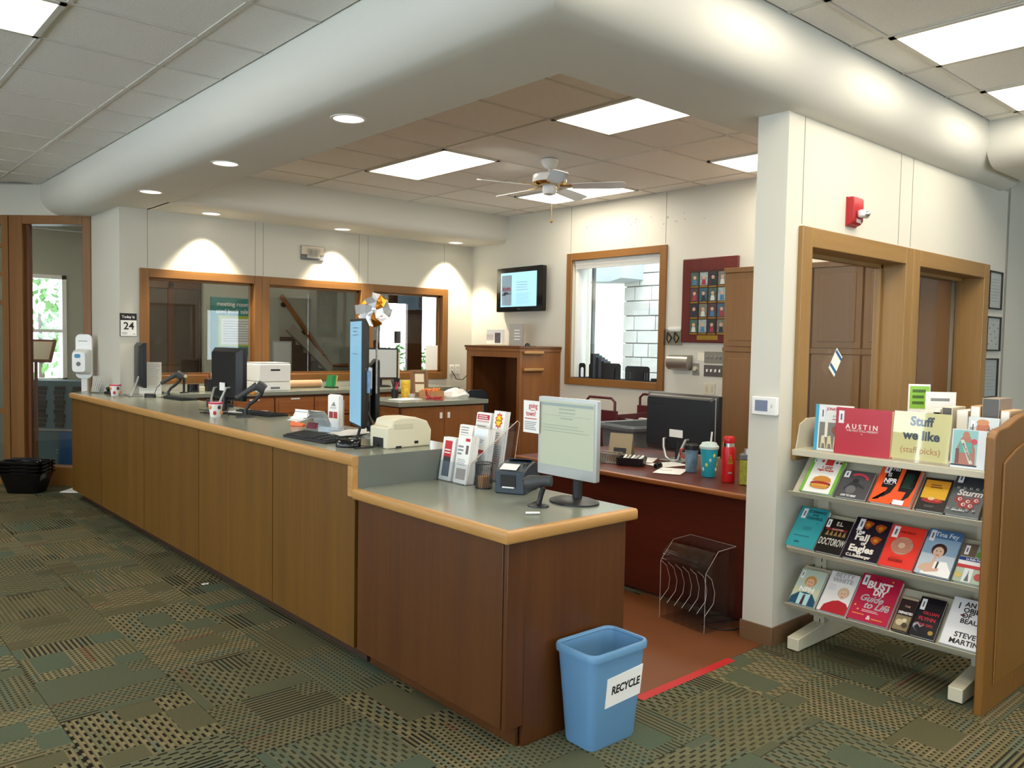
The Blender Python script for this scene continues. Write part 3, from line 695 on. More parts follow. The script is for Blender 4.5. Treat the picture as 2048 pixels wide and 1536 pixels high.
for p_ in ([(.31, -.1265, .002), (.356, -.1265, .30)], [(-.005, -.1265, .002), (.03, -.1265, .11), (.34, -.1265, .31), (.356, -.1265, .3)]): B().tube(p_, .0018, 5).build('edge_glint', mat('acryl_edge', 'e7d6c4', .3), bs)  # pale tubes paint the glint along the clear sheet edges
def leaflets(x0, yc, w_, h_, n, label, deco):
    t = T('leaflet_stack', label, 'leaflets', mw=Matrix.Translation((.50+x0, 1.015+yc, H1+.004)) @ Matrix.Rotation(R(9), 4, 'Y'), group='leaflets in the acrylic stand')
    for i in range(n): B().box(.006*i+.004, -w_/2-.003*random.random(), 0, .006*i+.0085, w_/2, h_-.004*random.random()).build('leaflet', 'paper', t)
    F = fr((.0036, 0, 0), *NX); deco(t, F, w_, h_); return t
def dec(t, F, x0, y0, x1, y1, c, name='print_block'):
    return B().at(F).box(x0, y0, -.0002, x1, y1, .0006).build(name, mat('print_'+c, c, .7), t)
def d1(t, F, w_, h_): dec(t, F, -.03, .12, .03, .205, 'c8303a'); dec(t, F, -.03, .02, .03, .10, '66707c'); dec(t, F, -.03, .098, .03, .122, '3e4248'); lines(t, F @ Matrix.Translation((0, 0, .0008)), -.025, .025, .135, .165, 2, 'paper', .4)
def d2(t, F, w_, h_): dec(t, F, .01, .215, .045, .23, 'c8303a'); lines(t, F, -.045, .0, .14, .195, 3, 'ink_grey', .5); dec(t, F, -.035, .02, .04, .075, 'b3aaa2'); dec(t, F, .02, .15, .04, .195, '6a5a5a'); lines(t, F, -.04, .03, .09, .125, 4, 'ink_grey', .3)
def d3(t, F, w_, h_): lines(t, F, -.04, .04, .22, .275, 4, 'ink_grey', .35); lines(t, F, -.03, .03, .19, .205, 1, 'ink_grey', .5)
def d4(t, F, w_, h_): dec(t, F, -.04, .19, .04, .272, 'e4edf3'); lines(t, F @ Matrix.Translation((0, 0, .0008)), -.03, .035, .20, .22, 2, 'ink_grey', .4); dec(t, F, -.01, .145, .04, .165, 'c02f3c')
def d5(t, F, w_, h_): dec(t, F, -.05, .305, .05, .332, 'b8364a'); lines(t, F @ Matrix.Translation((0, 0, .0008)), -.04, .04, .308, .329, 2, 'paper', .4); dec(t, F, -.05, .29, .05, .300, 'd9b7b4'); lines(t, F, -.05, .05, .1, .28, 9, 'ink_grey', .25)
def d6(t, F, w_, h_):
    pts = [(.032*(1 if k % 2 else .72)*math.cos(PI*k/10), .31+.045*(1 if k % 2 else .72)*math.sin(PI*k/10)) for k in range(20)]
    B().at(F).prism(pts, 'z', 0, .0006).build('starburst', mat('print_flame', 'd2402a', .7), t); B().at(F).prism([(p[0]*.72, .31+(p[1]-.31)*.72) for p in pts], 'z', 0, .0012).build('starburst', mat('print_yellow', 'f2d426', .7), t)
    txt('NEW', t, 'ink', F @ Matrix.Translation((0, .31, .0014)), .016); lines(t, F, -.03, .03, .08, .25, 14, 'ink_grey', .3)
leaflets(.006, .068, .10, .225, 9, 'leaflets with a red and grey cover in the front left pocket of the acrylic stand', d1)
leaflets(.006, -.058, .105, .245, 9, 'leaflets with a grey photo, front right pocket of the acrylic stand', d2)
leaflets(.105, .065, .108, .285, 6, 'plain white leaflets with small print in the middle left pocket of the acrylic stand', d3)
leaflets(.105, -.06, .108, .275, 9, 'leaflets with a pale blue heading in the middle right pocket of the acrylic stand', d4)
leaflets(.215, .065, .118, .345, 5, 'leaflets with a crimson banner in the rear left pocket of the acrylic stand', d5)
leaflets(.215, -.062, .09, .362, 6, 'leaflets with a yellow starburst in the rear right pocket of the acrylic stand', d6)

# --- high counter, near end: two monitors, keyboard, mouse, printer
blue = screen_mat('screen_blue', '7fb0cc', .42)
pmn = monitor('tall portrait monitor with a pale blue screen near the end of the high counter', (.365, 1.70, H2), R(-109), .33, .60, .08, 'black', .014, .045, blue, 'none')
B().tube([(.10, -.03, .004), (.075, .0, .09), (.06, .02, .2)], .008, 8).build('stand_leg', 'black', pmn); B().tube([(-.10, .12, .004), (-.07, .05, .09), (-.05, .02, .2)], .008, 8).build('stand_leg', 'black', pmn); B().tube([(.08, .14, .004), (.05, .07, .09), (.04, .03, .2)], .008, 8).build('stand_leg', 'black', pmn)
PMF = fr((0, -.0184, .08), (1, 0, 0), (0, 0, 1)); lines(pmn, PMF, -.07, .07, .50, .56, 3, mat('screen_text', '6f98ae', .4), .3); lines(pmn, PMF, -.07, .08, .40, .41, 1, mat('screen_text'), .5)
smn = monitor('black monitor seen edge-on beside the beige printer', (.575, 1.86, H2), R(60), .40, .36, .09, 'black', .015, .05, 'black_gloss', 'none')
B().cyl(0, .03, .0, .2, .018, n=14).build('neck', 'black', smn); B().at(Matrix.Diagonal((1.25, .8, 1, 1))).lathe([(.12, 0), (.12, .006), (.06, .02), (.02, .025)], n=32).build('base', 'silver', smn)
# keyboard
def keyboard(label, loc, rz, w=.44, d=.15, name='keyboard'):
    t = T(name, label, 'keyboard', loc, rz)
    B().prism([(-d/2, 0), (d/2, 0), (d/2, .026), (d/2-.02, .026), (-d/2, .012)], 'x', -w/2, w/2).build('case', 'black_matte', t, bevel=.003)
    b = B(); sl = math.atan2(.014, d-.02)
    M0 = Matrix.Translation((0, -d/2, .012)) @ Matrix.Rotation(sl, 4, 'X')
    for r_ in range(6):
        for k in range(21):
            x = -w/2+.018+k*(w-.036)/20.6; y = .012+r_*.021
            if r_ == 0 and 5 <= k <= 9:
                if k > 5: continue
                b.at(M0).box(x, y, 0, x+.095, y+.016, .006); continue
            if k in (14, 18): continue
            b.at(M0).box(x, y, 0, x+.016, y+.016, .006)
    o = b.build('keys', mat('key_grey', '2a2b2d', .5), t); o['kind'] = 'stuff'
    return t
def mouse(label, loc, rz, m_='black_gloss', cable=True):
    t = T('computer_mouse', label, 'mouse', loc, rz)
    b = B(); b.loft([[(sx_*.031*math.cos(a), -.055*math.sin(a)*1.0, z) for a in [2*PI*j/20 for j in range(20)]] for sx_, z in ((.95, 0), (1, .008), (.9, .022), (.6, .032), (.2, .036))]); b.build('shell', m_, t)
    B().cyl(0, .030, -.004, .004, .007, n=12, axis='x').build('wheel', 'mid_grey', t, loc=(0, -.03, 0))
    if cable: B().tube([(0, -.054, .008), (.01, -.09, .003), (.05, -.13, .003), (.11, -.12, .003)], .002, 6).build('cable', 'cord', t)
    return t
keyboard('black keyboard near the counter edge below the portrait monitor', (.185, 1.86, H2), R(-86))
mouse('glossy black mouse at the near edge of the high counter', (.165, 1.46, H2), R(49)).scale = (1.2, 1.2, 1.2)
bp = T('label_printer', 'beige desktop printer at the near end of the high counter', 'printer', (.43, 1.36, H2), R(2))
b = B(); b.prism([(-.145, 0), (.14, 0), (.145, .085), (.115, .135), (.04, .158), (-.06, .160), (-.105, .15), (-.118, .115), (-.145, .11)], 'y', -.075, .085); b.build('casing', 'beige', bp, bevel=.008, seg=3)
B().box(-.10, -.0775, .10, .02, -.074, .128).build('latch_panel', mat('beige_dark', 'c9c3a6', .5), bp, bevel=.004); B().box(-.149, -.04, .005, -.143, .05, .055).build('socket_panel', 'black_matte', bp)
B().box(.03, -.077, .018, .055, -.074, .032).build('power_switch', 'black', bp); B().box(-.09, -.077, 0, -.055, -.07, .012).build('foot_gap', 'black', bp); B().tube([(-.147, 0, .02), (-.19, -.01, .006), (-.24, .03, .004), (-.28, .02, .004)], .004, 6).build('cable', 'cord', bp)
# pinwheel taped to the monitor
pw = T('pinwheel', 'silver and orange foil pinwheel on a patterned stick taped to the portrait monitor', 'pinwheel', (.445, 1.64, 1.30))
B().tube([(0, 0, 0), (0, 0, .44)], .0055, 8).build('stick', mat('stick', 'b5b2aa', .4, var=.6, vscale=160), pw)
foil = mat('foil', 'f2f2f4', .3, .55); foilo = mat('foil_orange', 'e08a1e', .2, .8)
rs = random.Random(3)
VD = Vector((-.60, -.80, 0)); RT = Vector((.80, -.60, 0))
for k in range(11):
    a = 2*PI*k/11+.2; L_ = .075+.035*rs.random(); sg = 1 if k % 2 else -1
    u_ = (RT*math.cos(a)+Vector((0, 0, 1))*math.sin(a)+VD*rs.uniform(-.25, .25)).normalized(); v_ = VD.cross(u_).normalized(); n_ = u_.cross(v_)
    c0 = Vector((-.02, -.01, .47)); P_ = lambda s_, q, h: tuple(c0+u_*s_+v_*q+n_*h)
    b = B(); b.loft([[P_(.004, -.008, 0), P_(.004, .008, 0), P_(.004, .008, .002), P_(.004, -.008, .002)], [P_(L_*.5, -.024, .012*sg), P_(L_*.5, .03, -.014), P_(L_*.5, .03, -.012), P_(L_*.5, -.024, .014*sg)], [P_(L_, -.01, .024*sg), P_(L_*.92, .038, .008), P_(L_*.92, .038, .010), P_(L_, -.01, .026*sg)]])
    b.build('petal', foilo if k in (1, 4, 8) else foil, pw, angle=15)
B().ball((-.02, 0, .47), .018, 10, 6).build('hub', foil, pw)
B().box(-.02, -.004, .10, .02, .004, .13).build('tape', glass('tape_clear', (.9, .9, .9), 1.5, .1), pw)
sg_ = T('acrylic_card', 'small clear card holder with a blue picture hung on the side of the monitor', 'card holder', (.33, 1.55, 1.30), R(-60))
B().box(-.03, -.003, 0, .03, .003, .15).build('holder', 'acrylic', sg_); B().box(-.02, -.0045, .01, .02, -.003, .13).build('picture', mat('pic_blue', '5a86b0', .3, var=.6, vscale=30), sg_)
# folded papers in a small holder
fp = T('paper_holder', 'acrylic holder with white folded papers drooping towards the left', 'paper holder', (.33, 2.13, H2), R(-75))
for i in range(7):
    z = .075+.006*i
    B().loft([[(-.055, y, zz), (.055, y, zz), (.055, y, zz+.0025), (-.055, y, zz+.0025)] for y, zz in ((.07, z*.45), (.05, z*.9), (.02, z+.02), (-.04, z+.022), (-.11, z+.018+.003*i), (-.17+.012*i, z+.012))]).build('paper_sheet', 'paper', fp, rot=(0, 0, R(random.uniform(-6, 6))))
B().prism([(.075, 0), (-.04, 0), (-.05, .012), (-.01, .07), (.05, .075), (.08, .05)], 'x', -.058, .058).build('holder', glass('acrylic_blue', (.86, .92, .97), 1.45, .05, 2), fp)
B().at(Matrix.Translation((0, -.036, .03)) @ Matrix.Rotation(R(-30), 4, 'X')).box(-.04, -.002, 0, .045, .0, .04).build('print_card', mat('wine', '7a2b3c', .5), fp)
fb = T('flyer_holder', 'upright holder with flyers showing two red pictures behind the folded papers', 'flyer holder', (.50, 2.22, H2), R(-78))
for i in range(5): B().box(-.05+.004*i, .004*i, .02, .05+.004*i, .0035+.004*i, .215+.004*(i % 3)).build('flyer', 'paper', fb)
FF = fr((0, -.0005, 0), (1, 0, 0), (0, 0, 1)); dec(fb, FF, -.038, .075, -.004, .115, 'a33a3c'); dec(fb, FF, .002, .075, .036, .115, 'b0443e')
B().at(FF).prism([(-.02, .152), (.022, .150), (.008, .178), (-.004, .168)], 'z', 0, .0006).build('emblem', 'ink_grey', fb); lines(fb, FF, -.03, .03, .133, .145, 2, 'ink_grey', .4)
B().box(-.056, .022, 0, .066, .026, .19).build('holder_back', 'acrylic', fb); B().box(-.056, -.012, 0, .066, -.009, .055).build('holder_front', 'acrylic', fb); B().box(-.056, -.012, 0, .066, .06, .003).build('holder_base', 'acrylic', fb); B().tube([(.066, .026, .003), (.066, .026, .19)], .0015, 5).build('edge_glint', 'paper', fb)  # white tube paints a glint on the holder's edge
ot = T('tape_dispenser', 'orange tape dispenser behind the folded papers', 'tape dispenser', (.43, 2.55, H2), R(-60))
B().prism([(-.045, 0), (.045, 0), (.045, .016), (.012, .02), (-.02, .034), (-.045, .03)], 'y', -.02, .02).build('body', mat('orange', 'ee6a2c', .3), ot, bevel=.003); B().cyl(-.018, .030, -.012, .012, .02, n=18, axis='y').build('tape_roll', 'white', ot)
for i, (x, y, a) in enumerate(((.52, 1.98, 20), (.50, 1.93, -12))):
    B_ = B().loft([[(-.105, yy, zz), (.105, yy, zz), (.105, yy, zz+.0012), (-.105, yy, zz+.0012)] for yy, zz in ((-.14, .003+.004*i), (-.05, .004+.004*i), (.05, .012+.008*i), (.14, .004+.02*i))]).build('loose_paper', 'paper', loc=(x, y, H2+.002), rot=(0, 0, R(a-90)))
    tag(B_, ['loose white sheet lying flat under the edge-on monitor', 'curled white sheet on top of another beside the edge-on monitor'][i], 'paper', 'loose sheets by the monitors')

# --- middle station
m2 = monitor('black monitor seen from behind in the middle of the high counter', (.50, 3.82, H2), R(95), .44, .40, .085, 'black', .018, .075, 'black_gloss', 'vee')
B().box(-.05, .06, .16, .03, .064, .22).build('rating_label', 'paper', m2)
def cup(label, loc):
    t = T('paper_cup', label, 'cup', loc)
    B().lathe([(.036, 0), (.037, .002), (.050, .102), (.047, .102), (.034, .006)], n=24).build('wall', 'white', t)
    B().lathe([(.0505, .092), (.0515, .104), (.048, .104), (.047, .092)], n=24, cap=False).build('rim', mat('pink', 'd6325a', .4), t)
    for k in range(9):
        a = 2*PI*k/9; z = .03+.04*(k % 2); rr = .0375+.0128*z/.1
        B().ball((rr*math.cos(a), rr*math.sin(a), z), (.012, .012, .015), 8, 6).build('motif', [mat('motif_red', 'c9342e', .5), mat('motif_brown', '4a2a2a', .5), mat('motif_orange', 'e8995a', .5)][k % 3], t)
    return t
cup('small white cup with coloured hearts in front of the middle monitor', (.235, 3.42, H2))
cup('small white cup with coloured hearts at the far end of the counter', (.26, 5.88, H2))
def scanner_stand(label, loc, rz, s=1.0):
    t = T('scanner_stand', label, 'scanner', loc, rz)
    B().at(Matrix.Scale(s, 4)).lathe([(.075, 0), (.07, .006), (.02, .014), (.01, .02)], n=24).build('foot', 'dark_grey', t)
    B().at(Matrix.Scale(s, 4)).tube([(0, 0, .01), (-.005, 0, .05), (.02, 0, .09), (.06, 0, .12), (.10, 0, .16), (.115, 0, .20)], .013, 10).build('gooseneck', 'black', t)
    g = B().at(Matrix.Scale(s, 4)).tube([(-.07, 0, .135), (-.02, 0, .165), (.04, 0, .205), (.075, 0, .225)], [.016, .018, .022, .03], 12).build('scanner_grip', 'dark_grey', t)
    B().at(Matrix.Scale(s, 4)).tube([(.07, 0, .235), (.105, 0, .21), (.125, 0, .195)], [.034, .038, .034], 12).build('scanner_head', 'dark_grey', t)
    B().at(Matrix.Scale(s, 4)).tube([(.02, 0, .175), (.045, 0, .165), (.065, 0, .18)], .011, 8).build('trigger', mat('trigger', 'd78a25', .4), g)
    B().at(Matrix.Scale(s, 4)).tube([(-.07, 0, .135), (-.11, .01, .09), (-.13, .02, .03), (-.12, .05, .004)], .003, 6).build('cable', 'cord', t)
    return t
scanner_stand('barcode scanner on a gooseneck stand right of the middle monitor', (.40, 3.28, H2), R(-25))
scanner_stand('barcode scanner on a gooseneck stand at the far station', (.60, 5.45, H2), R(-25), .95)
kb2 = keyboard('black keyboard half hidden behind the gooseneck scanner', (.58, 3.42, H2), R(100))
phn = T('desk_telephone', 'black desk telephone beside the middle monitor', 'telephone', (.60, 4.25, H2), R(80))
B().prism([(-.09, 0), (.09, 0), (.09, .06), (-.09, .02)], 'x', -.09, .09).build('base', 'black', phn, bevel=.005); B().tube([(-.06, -.07, .045), (-.06, 0, .07), (-.06, .07, .085)], [.022, .014, .022], 10).build('handset', 'black', phn)
cb = B()
for k in range(5):
    pts = [(.30+.10*math.sin(j*.9+k)+.01*j, 3.55+.28*j/8+.03*math.cos(j*1.3+k*2), H2+.005+.003*k) for j in range(9)]; cb.tube(pts, .0035, 6)
tag(cb.build('cable_tangle', 'cord'), 'tangle of black cables between the middle monitor and the cup', 'cables')
for i, (x, y, a) in enumerate(((.47, 3.52, 15), (.55, 3.60, 40))):
    tag(B().box(-.09, -.12, 0, .09, .12, .006-.001*i).build('notepad', ['black_matte', 'paper'][i], loc=(x, y, H2+.001+.0065*i), rot=(0, 0, R(a))), ['dark folder lying below the gooseneck scanner', 'cream notepad lying on the dark folder'][i], 'notepad')
# --- far station
m1 = monitor('black monitor seen edge-on at the far end of the high counter', (.47, 5.82, H2), R(82), .40, .42, .08, 'black', .016, .05, 'black_gloss', 'none')
B().tube([(-.16, .12, .004), (-.12, .07, .08), (-.08, .03, .18)], .012, 8).build('stand', 'silver', m1); B().box(-.16, -.05, 0, .10, .13, .008).build('base', 'silver', m1, bevel=.004)
doc = T('document_holder', 'white printed sheet standing upright beside the far edge-on monitor', 'document', (.60, 5.96, H2), R(-25))
B().box(-.10, -.001, 0, .10, .001, .31).build('sheet', 'paper', doc); lines(doc, fr((0, -.0015, 0), (1, 0, 0), (0, 0, 1)), -.09, .09, .03, .30, 14, 'ink_grey', .15); B().box(-.08, 0, 0, .08, .06, .01).build('foot', 'black', doc)
rk = T('leaflet_rack', 'small rack of white slips at the far left corner of the counter', 'rack', (.20, 6.36, H2), R(-60))
for i in range(5): B().at(Matrix.Translation((.012*i, .008*i, 0)) @ Matrix.Rotation(R(12+3*i), 4, 'Y')).box(-.004, -.035, .012, .0, .035, .17-.008*i).build('slip', 'paper', rk)
B().box(-.02, -.04, 0, .07, .05, .012).build('tray', 'acrylic', rk); B().box(.07, -.04, 0, .073, .05, .08).build('tray_back', 'acrylic', rk)
mouse('black mouse lying between the far monitor and the gooseneck scanner', (.45, 5.50, H2), R(40), 'black')
kb1 = keyboard('black keyboard at the far station', (.60, 5.15, H2), R(95), .36)
tb = T('telephone_console', 'small black console beside the far station leaflet rack', 'telephone', (.30, 6.12, H2), R(-70))
B().prism([(-.05, 0), (.06, 0), (.06, .05), (-.05, .02)], 'x', -.06, .06).build('base', 'black', tb, bevel=.004); B().tube([(-.05, -.02, .045), (0, .0, .065), (.05, .02, .06)], [.02, .013, .02], 8).build('handset', 'black', tb)
# ================================================================ things behind the counter
# --- back counter
lp = T('laser_printer', 'white laser printer on the back counter between the two left windows', 'printer', (1.70, 5.74, ZB))
B().box(-.17, -.18, 0, .17, .18, .09).build('paper_drawer', 'white', lp, bevel=.006); B().box(-.17, -.18, .093, .17, .18, .275).build('body', 'white', lp, bevel=.010); B().box(-.16, -.17, .275, .16, .17, .288).build('top_tray', mat('printer_grey', 'b9bbba', .5), lp, bevel=.004)
B().box(-.05, -.183, .205, .05, -.178, .222).build('hand_slot', 'black', lp); B().box(-.05, -.182, .02, .05, -.178, .04).build('drawer_grip', 'mid_grey', lp)
tp = T('tape_block', 'black round tape dispenser on the back counter below the left window', 'tape dispenser', (.93, 5.74, ZB)); B().cyl(0, 0, 0, .075, .055, n=22).build('drum', 'black_gloss', tp); B().box(.05, -.02, 0, .11, .02, .05).build('cutter', 'beige', tp, bevel=.004)
og = T('desk_organizer', 'black desk organizer with pens beside the middle monitor, on the back counter', 'organizer', (1.14, 5.8, ZB))
B().box(-.06, -.05, 0, .06, .05, .12).build('box', 'black', og, bevel=.004); B().prism([(-.05, 0), (.05, 0), (.05, .2), (.0, .17), (-.05, .10)], 'x', .062, .072).build('divider', mat('brown_board', '7a4a30', .6), og)
for k in range(5): B().tube([(-.04+.02*k, 0, .1), (-.05+.024*k, .01, .16+.01*(k % 3))], .004, 6).build('pen', [mat('pen_red', 'c23030', .4), 'black', 'white', 'black', mat('pen_blue', '2c3f8a', .4)][k], og)
us = T('upright_scanner', 'slim black scanner upright on a stand before the left window', 'scanner', (.80, 5.62, ZB)); B().lathe([(.04, 0), (.035, .008), (.012, .012)], n=18).build('foot', 'black', us); B().tube([(0, 0, .01), (0, 0, .14)], .012, 8).build('pole', 'black', us); B().tube([(0, .02, .15), (0, -.035, .165)], [.02, .026], 10).build('head', 'black', us); B().cyl(0, .163, -.044, -.036, .018, n=14, axis='y').build('lens_ring', 'beige', us)
gn = T('notepad_holder', 'green notepads in a black wire holder under the middle back window', 'notepad holder', (2.45, 5.82, ZB)); 
for k in range(4): B().at(Matrix.Translation((.018*k, 0, .01)) @ Matrix.Rotation(R(10), 4, 'Y')).box(-.006, -.06, 0, .006, .06, .13).build('pad', mat('green', '2f9a5a', .5) if k < 3 else mat('yellowpad', 'd8d27a', .6), gn)
B().box(-.02, -.065, 0, .09, .065, .012).build('tray', 'black', gn)
wt_ = T('cardboard_tube', 'long pale tube lying on the back counter along the window sill', 'tube', (2.2, 5.92, ZB)); B().cyl(0, .045, -.22, .20, .042, n=20, axis='x').build('tube', mat('tube_tan', 'd2a57e', .6), wt_); B().cyl(0, .045, .20, .205, .043, n=20, axis='x').build('cap', 'paper', wt_); 
fm = monitor('black monitor in front of the right back window', (3.10, 5.78, ZB), R(-20), .40, .36, .09, 'black', .02, .05, screen_mat('screen_far', 'a9aba6', .25), 'disc')
vs_ = T('desk_sign', 'narrow upright cream card beside the far black monitor', 'sign', (3.28, 5.72, ZB), R(-15)); B().box(-.035, -.002, .10, .035, .002, .40).build('card', mat('cream', 'e8dcbf', .6), vs_); B().box(-.03, -.02, 0, .03, .03, .10).build('stand', 'black', vs_); B().box(-.02, -.0026, .18, .0, -.002, .34).build('print', 'ink', vs_)
wc = T('office_chair', 'dark office chair back rising behind the island counter', 'chair', (3.84, 5.10, 0), R(180)); wc.scale = (.68, .68, 1)
B().loft([[(x, .2+.03*abs(x)*3, z) for x, z in rrect(-.22, .62, .22, 1.05, .08)], [(x, .25+.03*abs(x)*3, z) for x, z in rrect(-.22, .62, .22, 1.05, .08)]]).build('backrest', mat('chair_blue', '232c36', .7), wc); B().prism(rrect(-.24, -.22, .24, .22, .08), 'z', .42, .49).build('seat', mat('chair_blue'), wc, bevel=.015); B().tube([(0, .1, .45), (0, .24, .55), (0, .26, .8)], .022, 8).build('back_bar', 'black', wc); B().cyl(0, 0, .08, .42, .03).build('column', 'black', wc)
for k in range(5): B().tube([(0, 0, .09), (.28*math.cos(2*PI*k/5), .28*math.sin(2*PI*k/5), .05)], .018, 6).build('leg', 'black', wc); B().cyl(.28*math.cos(2*PI*k/5), .025, .28*math.sin(2*PI*k/5)-.012, .28*math.sin(2*PI*k/5)+.012, .025, n=12, axis='y').build('caster', 'black', wc)
for i, x in enumerate((4.33, 4.42)):
    ou = T('wall_outlet', ['electric outlet with a cord plugged in, right of the back windows', 'empty electric outlet next to the corner of the back wall'][i], 'outlet', (x, WY-.001, 1.24)); B().box(-.036, -.006, -.058, .036, 0, .058).build('plate', 'white', ou, bevel=.003)
    for z in (-.025, .025): B().cyl(0, z, -.009, -.006, .016, n=14, axis='y').build('socket', 'beige', ou)
    if i == 0: B().tube([(0, -.01, -.02), (0, -.05, -.06), (.03, -.06, -.12), (.12, -.08, -.13), (.2, -.1, -.05)], .006, 6).build('cord', 'cord', ou)
# --- island counter
wp = T('wipes_canister', 'yellow and white wipes canister on the island counter', 'canister', (3.0, 5.12, ZI)); B().cyl(0, 0, 0, .155, .048, n=24).build('can', mat('wipe_yellow', 'f0b91c', .3), wp); B().cyl(0, 0, .155, .185, .049, n=24).build('lid', mat('lid_yellow', 'f6d23a', .35), wp); B().lathe([(.0485, .02), (.0485, .14)], n=24, cap=False).build('label_back', 'white', wp); 
B().at(Matrix.Rotation(R(-123), 4, 'Z')).lathe([(.049, .02), (.049, .14)], n=24, cap=False).build('label_wrap', mat('wipe_label', 'f2c63a', .3, var=.35, vscale=22), wp)
pn = T('pen_pot', 'dark pot of coloured pens beside the wipes canister', 'pen pot', (2.86, 5.12, ZI)); B().lathe([(.035, 0), (.038, .09), (.036, .09), (.033, .006)], n=18).build('pot', 'black', pn)
for k in range(8): B().tube([(.012*math.cos(k), .012*math.sin(k), .02), (.04*math.cos(k*1.7), .04*math.sin(k*1.7), .15+.02*(k % 3))], .0045, 6).build('pen', [mat('pen_red'), mat('pen_blue'), 'black', mat('pen_pink', 'd24a7a', .4)][k % 4], pn)
pf_ = T('tabletop_picture', 'brown picture frame with two cream cards leaning on the island counter', 'picture frame', (3.22, 5.16, ZI), R(-22)); 
PFM = Matrix.Rotation(R(-10), 4, 'X')
for bb in ((-.10, 0, 0, -.07, .02, .30), (.07, 0, 0, .10, .02, .30), (-.07, 0, 0, .07, .02, .03), (-.07, 0, .27, .07, .02, .30)): B().at(PFM).box(*bb).build('frame_bar', mat('frame_brown', '7d5b3c', .5), pf_, bevel=.003)
B().at(PFM).box(-.07, .008, .03, .07, .015, .27).build('backing', mat('frame_mat', '8c6a48', .7), pf_)
for z in (.05, .165): B().at(PFM).box(-.05, .004, z, .05, .009, z+.09).build('card', mat('cream'), pf_)
cbx = T('cardboard_box', 'open cardboard box of orange snacks on the island counter', 'box', (3.16, 4.86, ZI), R(12))
for bb in ((-.11, -.08, 0, .11, -.077, .085), (-.11, .077, 0, .11, .08, .085), (-.11, -.08, 0, -.107, .08, .085), (.107, -.08, 0, .11, .08, .085), (-.11, -.08, 0, .11, .08, .003)): B().box(*bb).build('box_side', mat('kraft'), cbx)
b = B(); rr_ = random.Random(5)
for k in range(60): b.ball((rr_.uniform(-.09, .09), rr_.uniform(-.06, .06), .07+rr_.uniform(0, .035)), (.014, .011, .01), 6, 4)
o = b.build('snacks', mat('snack', 'ea8a3a', .6, rnd=.0, var=.5, vscale=40), cbx); o['kind'] = 'stuff'
bg_ = T('plastic_bag', 'crumpled white plastic bag at the right end of the island counter', 'bag', (3.48, 4.86, ZI))
b = B(); rr_ = random.Random(9); n_ = 16; rg = []
for z, s in ((0, 1), (.03, 1.04), (.06, .86), (.085, .55), (.10, .2)):
    rg.append([((.17*s+rr_.uniform(-.02, .02))*math.cos(2*PI*j/n_), (.13*s+rr_.uniform(-.02, .02))*math.sin(2*PI*j/n_), z+(rr_.uniform(-.012, .012) if z else 0)) for j in range(n_)])
b.loft(rg); b.build('film', mat('bag_white', 'e9e6e2', .25), bg_, angle=20)
rb = T('red_ribbon', 'red curled ribbon in front of the cardboard box', 'ribbon', (2.98, 4.68, ZI)); B().tube([(.05*math.cos(t_*.7)+.012*t_, .05*math.sin(t_*.7), .012+.006*(t_ % 4)) for t_ in range(16)], .009, 6).build('ribbon_loop', mat('ribbon', 'b52330', .4), rb); B().tube([(.06, .1, .02), (.02, .06, .09), (0, .02, .10), (-.01, -.02, .05), (.03, -.06, .01), (.12, -.1, .008)], .008, 6).build('ribbon_tail', mat('ribbon'), rb)
ip = T('paper_pile', 'pile of white papers at the near corner of the island counter', 'papers', (2.78, 4.80, ZI), R(15)); 
for k in range(4): B().box(-.15, -.105, .003*k, .15, .105, .003*k+.002).build('sheet', 'paper', ip, rot=(0, 0, R(random.uniform(-8, 8))))
ic = T('small_tub', 'small pale tub between canister and box on the island counter', 'tub', (2.98, 4.97, ZI)); B().lathe([(.032, 0), (.036, .05), (.033, .05), (.03, .004)], n=18).build('tub', mat('tub_pale', 'c9c7c4', .4), ic); B().tube([(0, 0, .03), (.02, 0, .07)], .004, 6).build('brush', mat('pen_red'), ic)
# --- on the book-drop cabinet
bx1 = T('picture_box', 'white box with a small picture standing on the tall cabinet', 'box', (4.22, 5.06, 1.56), R(-75)); B().box(-.13, 0, .012, .09, .06, .19).build('carton', 'paper', bx1, bevel=.003); B().box(-.01, -.001, .03, .07, 0, .15).build('picture', mat('pic_grey', '5d5a60', .6, var=.5, vscale=25), bx1); B().box(-.13, -.001, .06, -.03, 0, .13).build('picture', mat('pic_pale', 'd8cfd2', .6), bx1); B().box(-.2, -.08, 0, .12, .1, .012).build('envelope', mat('envelope', 'e9ddb8', .7), bx1)
bx2 = T('grey_card', 'grey printed card standing behind the white box on the tall cabinet', 'card', (4.36, 4.86, 1.56), R(-70)); B().box(-.09, 0, 0, .09, .03, .26).build('card', mat('card_grey', 'a3a19a', .5), bx2, bevel=.002); lines(bx2, fr((0, -.0006, 0), (1, 0, 0), (0, 0, 1)), -.02, .07, .06, .2, 4, 'paper', .3)
mouse('black mouse on top of the tall cabinet', (4.22, 4.50, 1.56), R(-50), 'black_gloss')
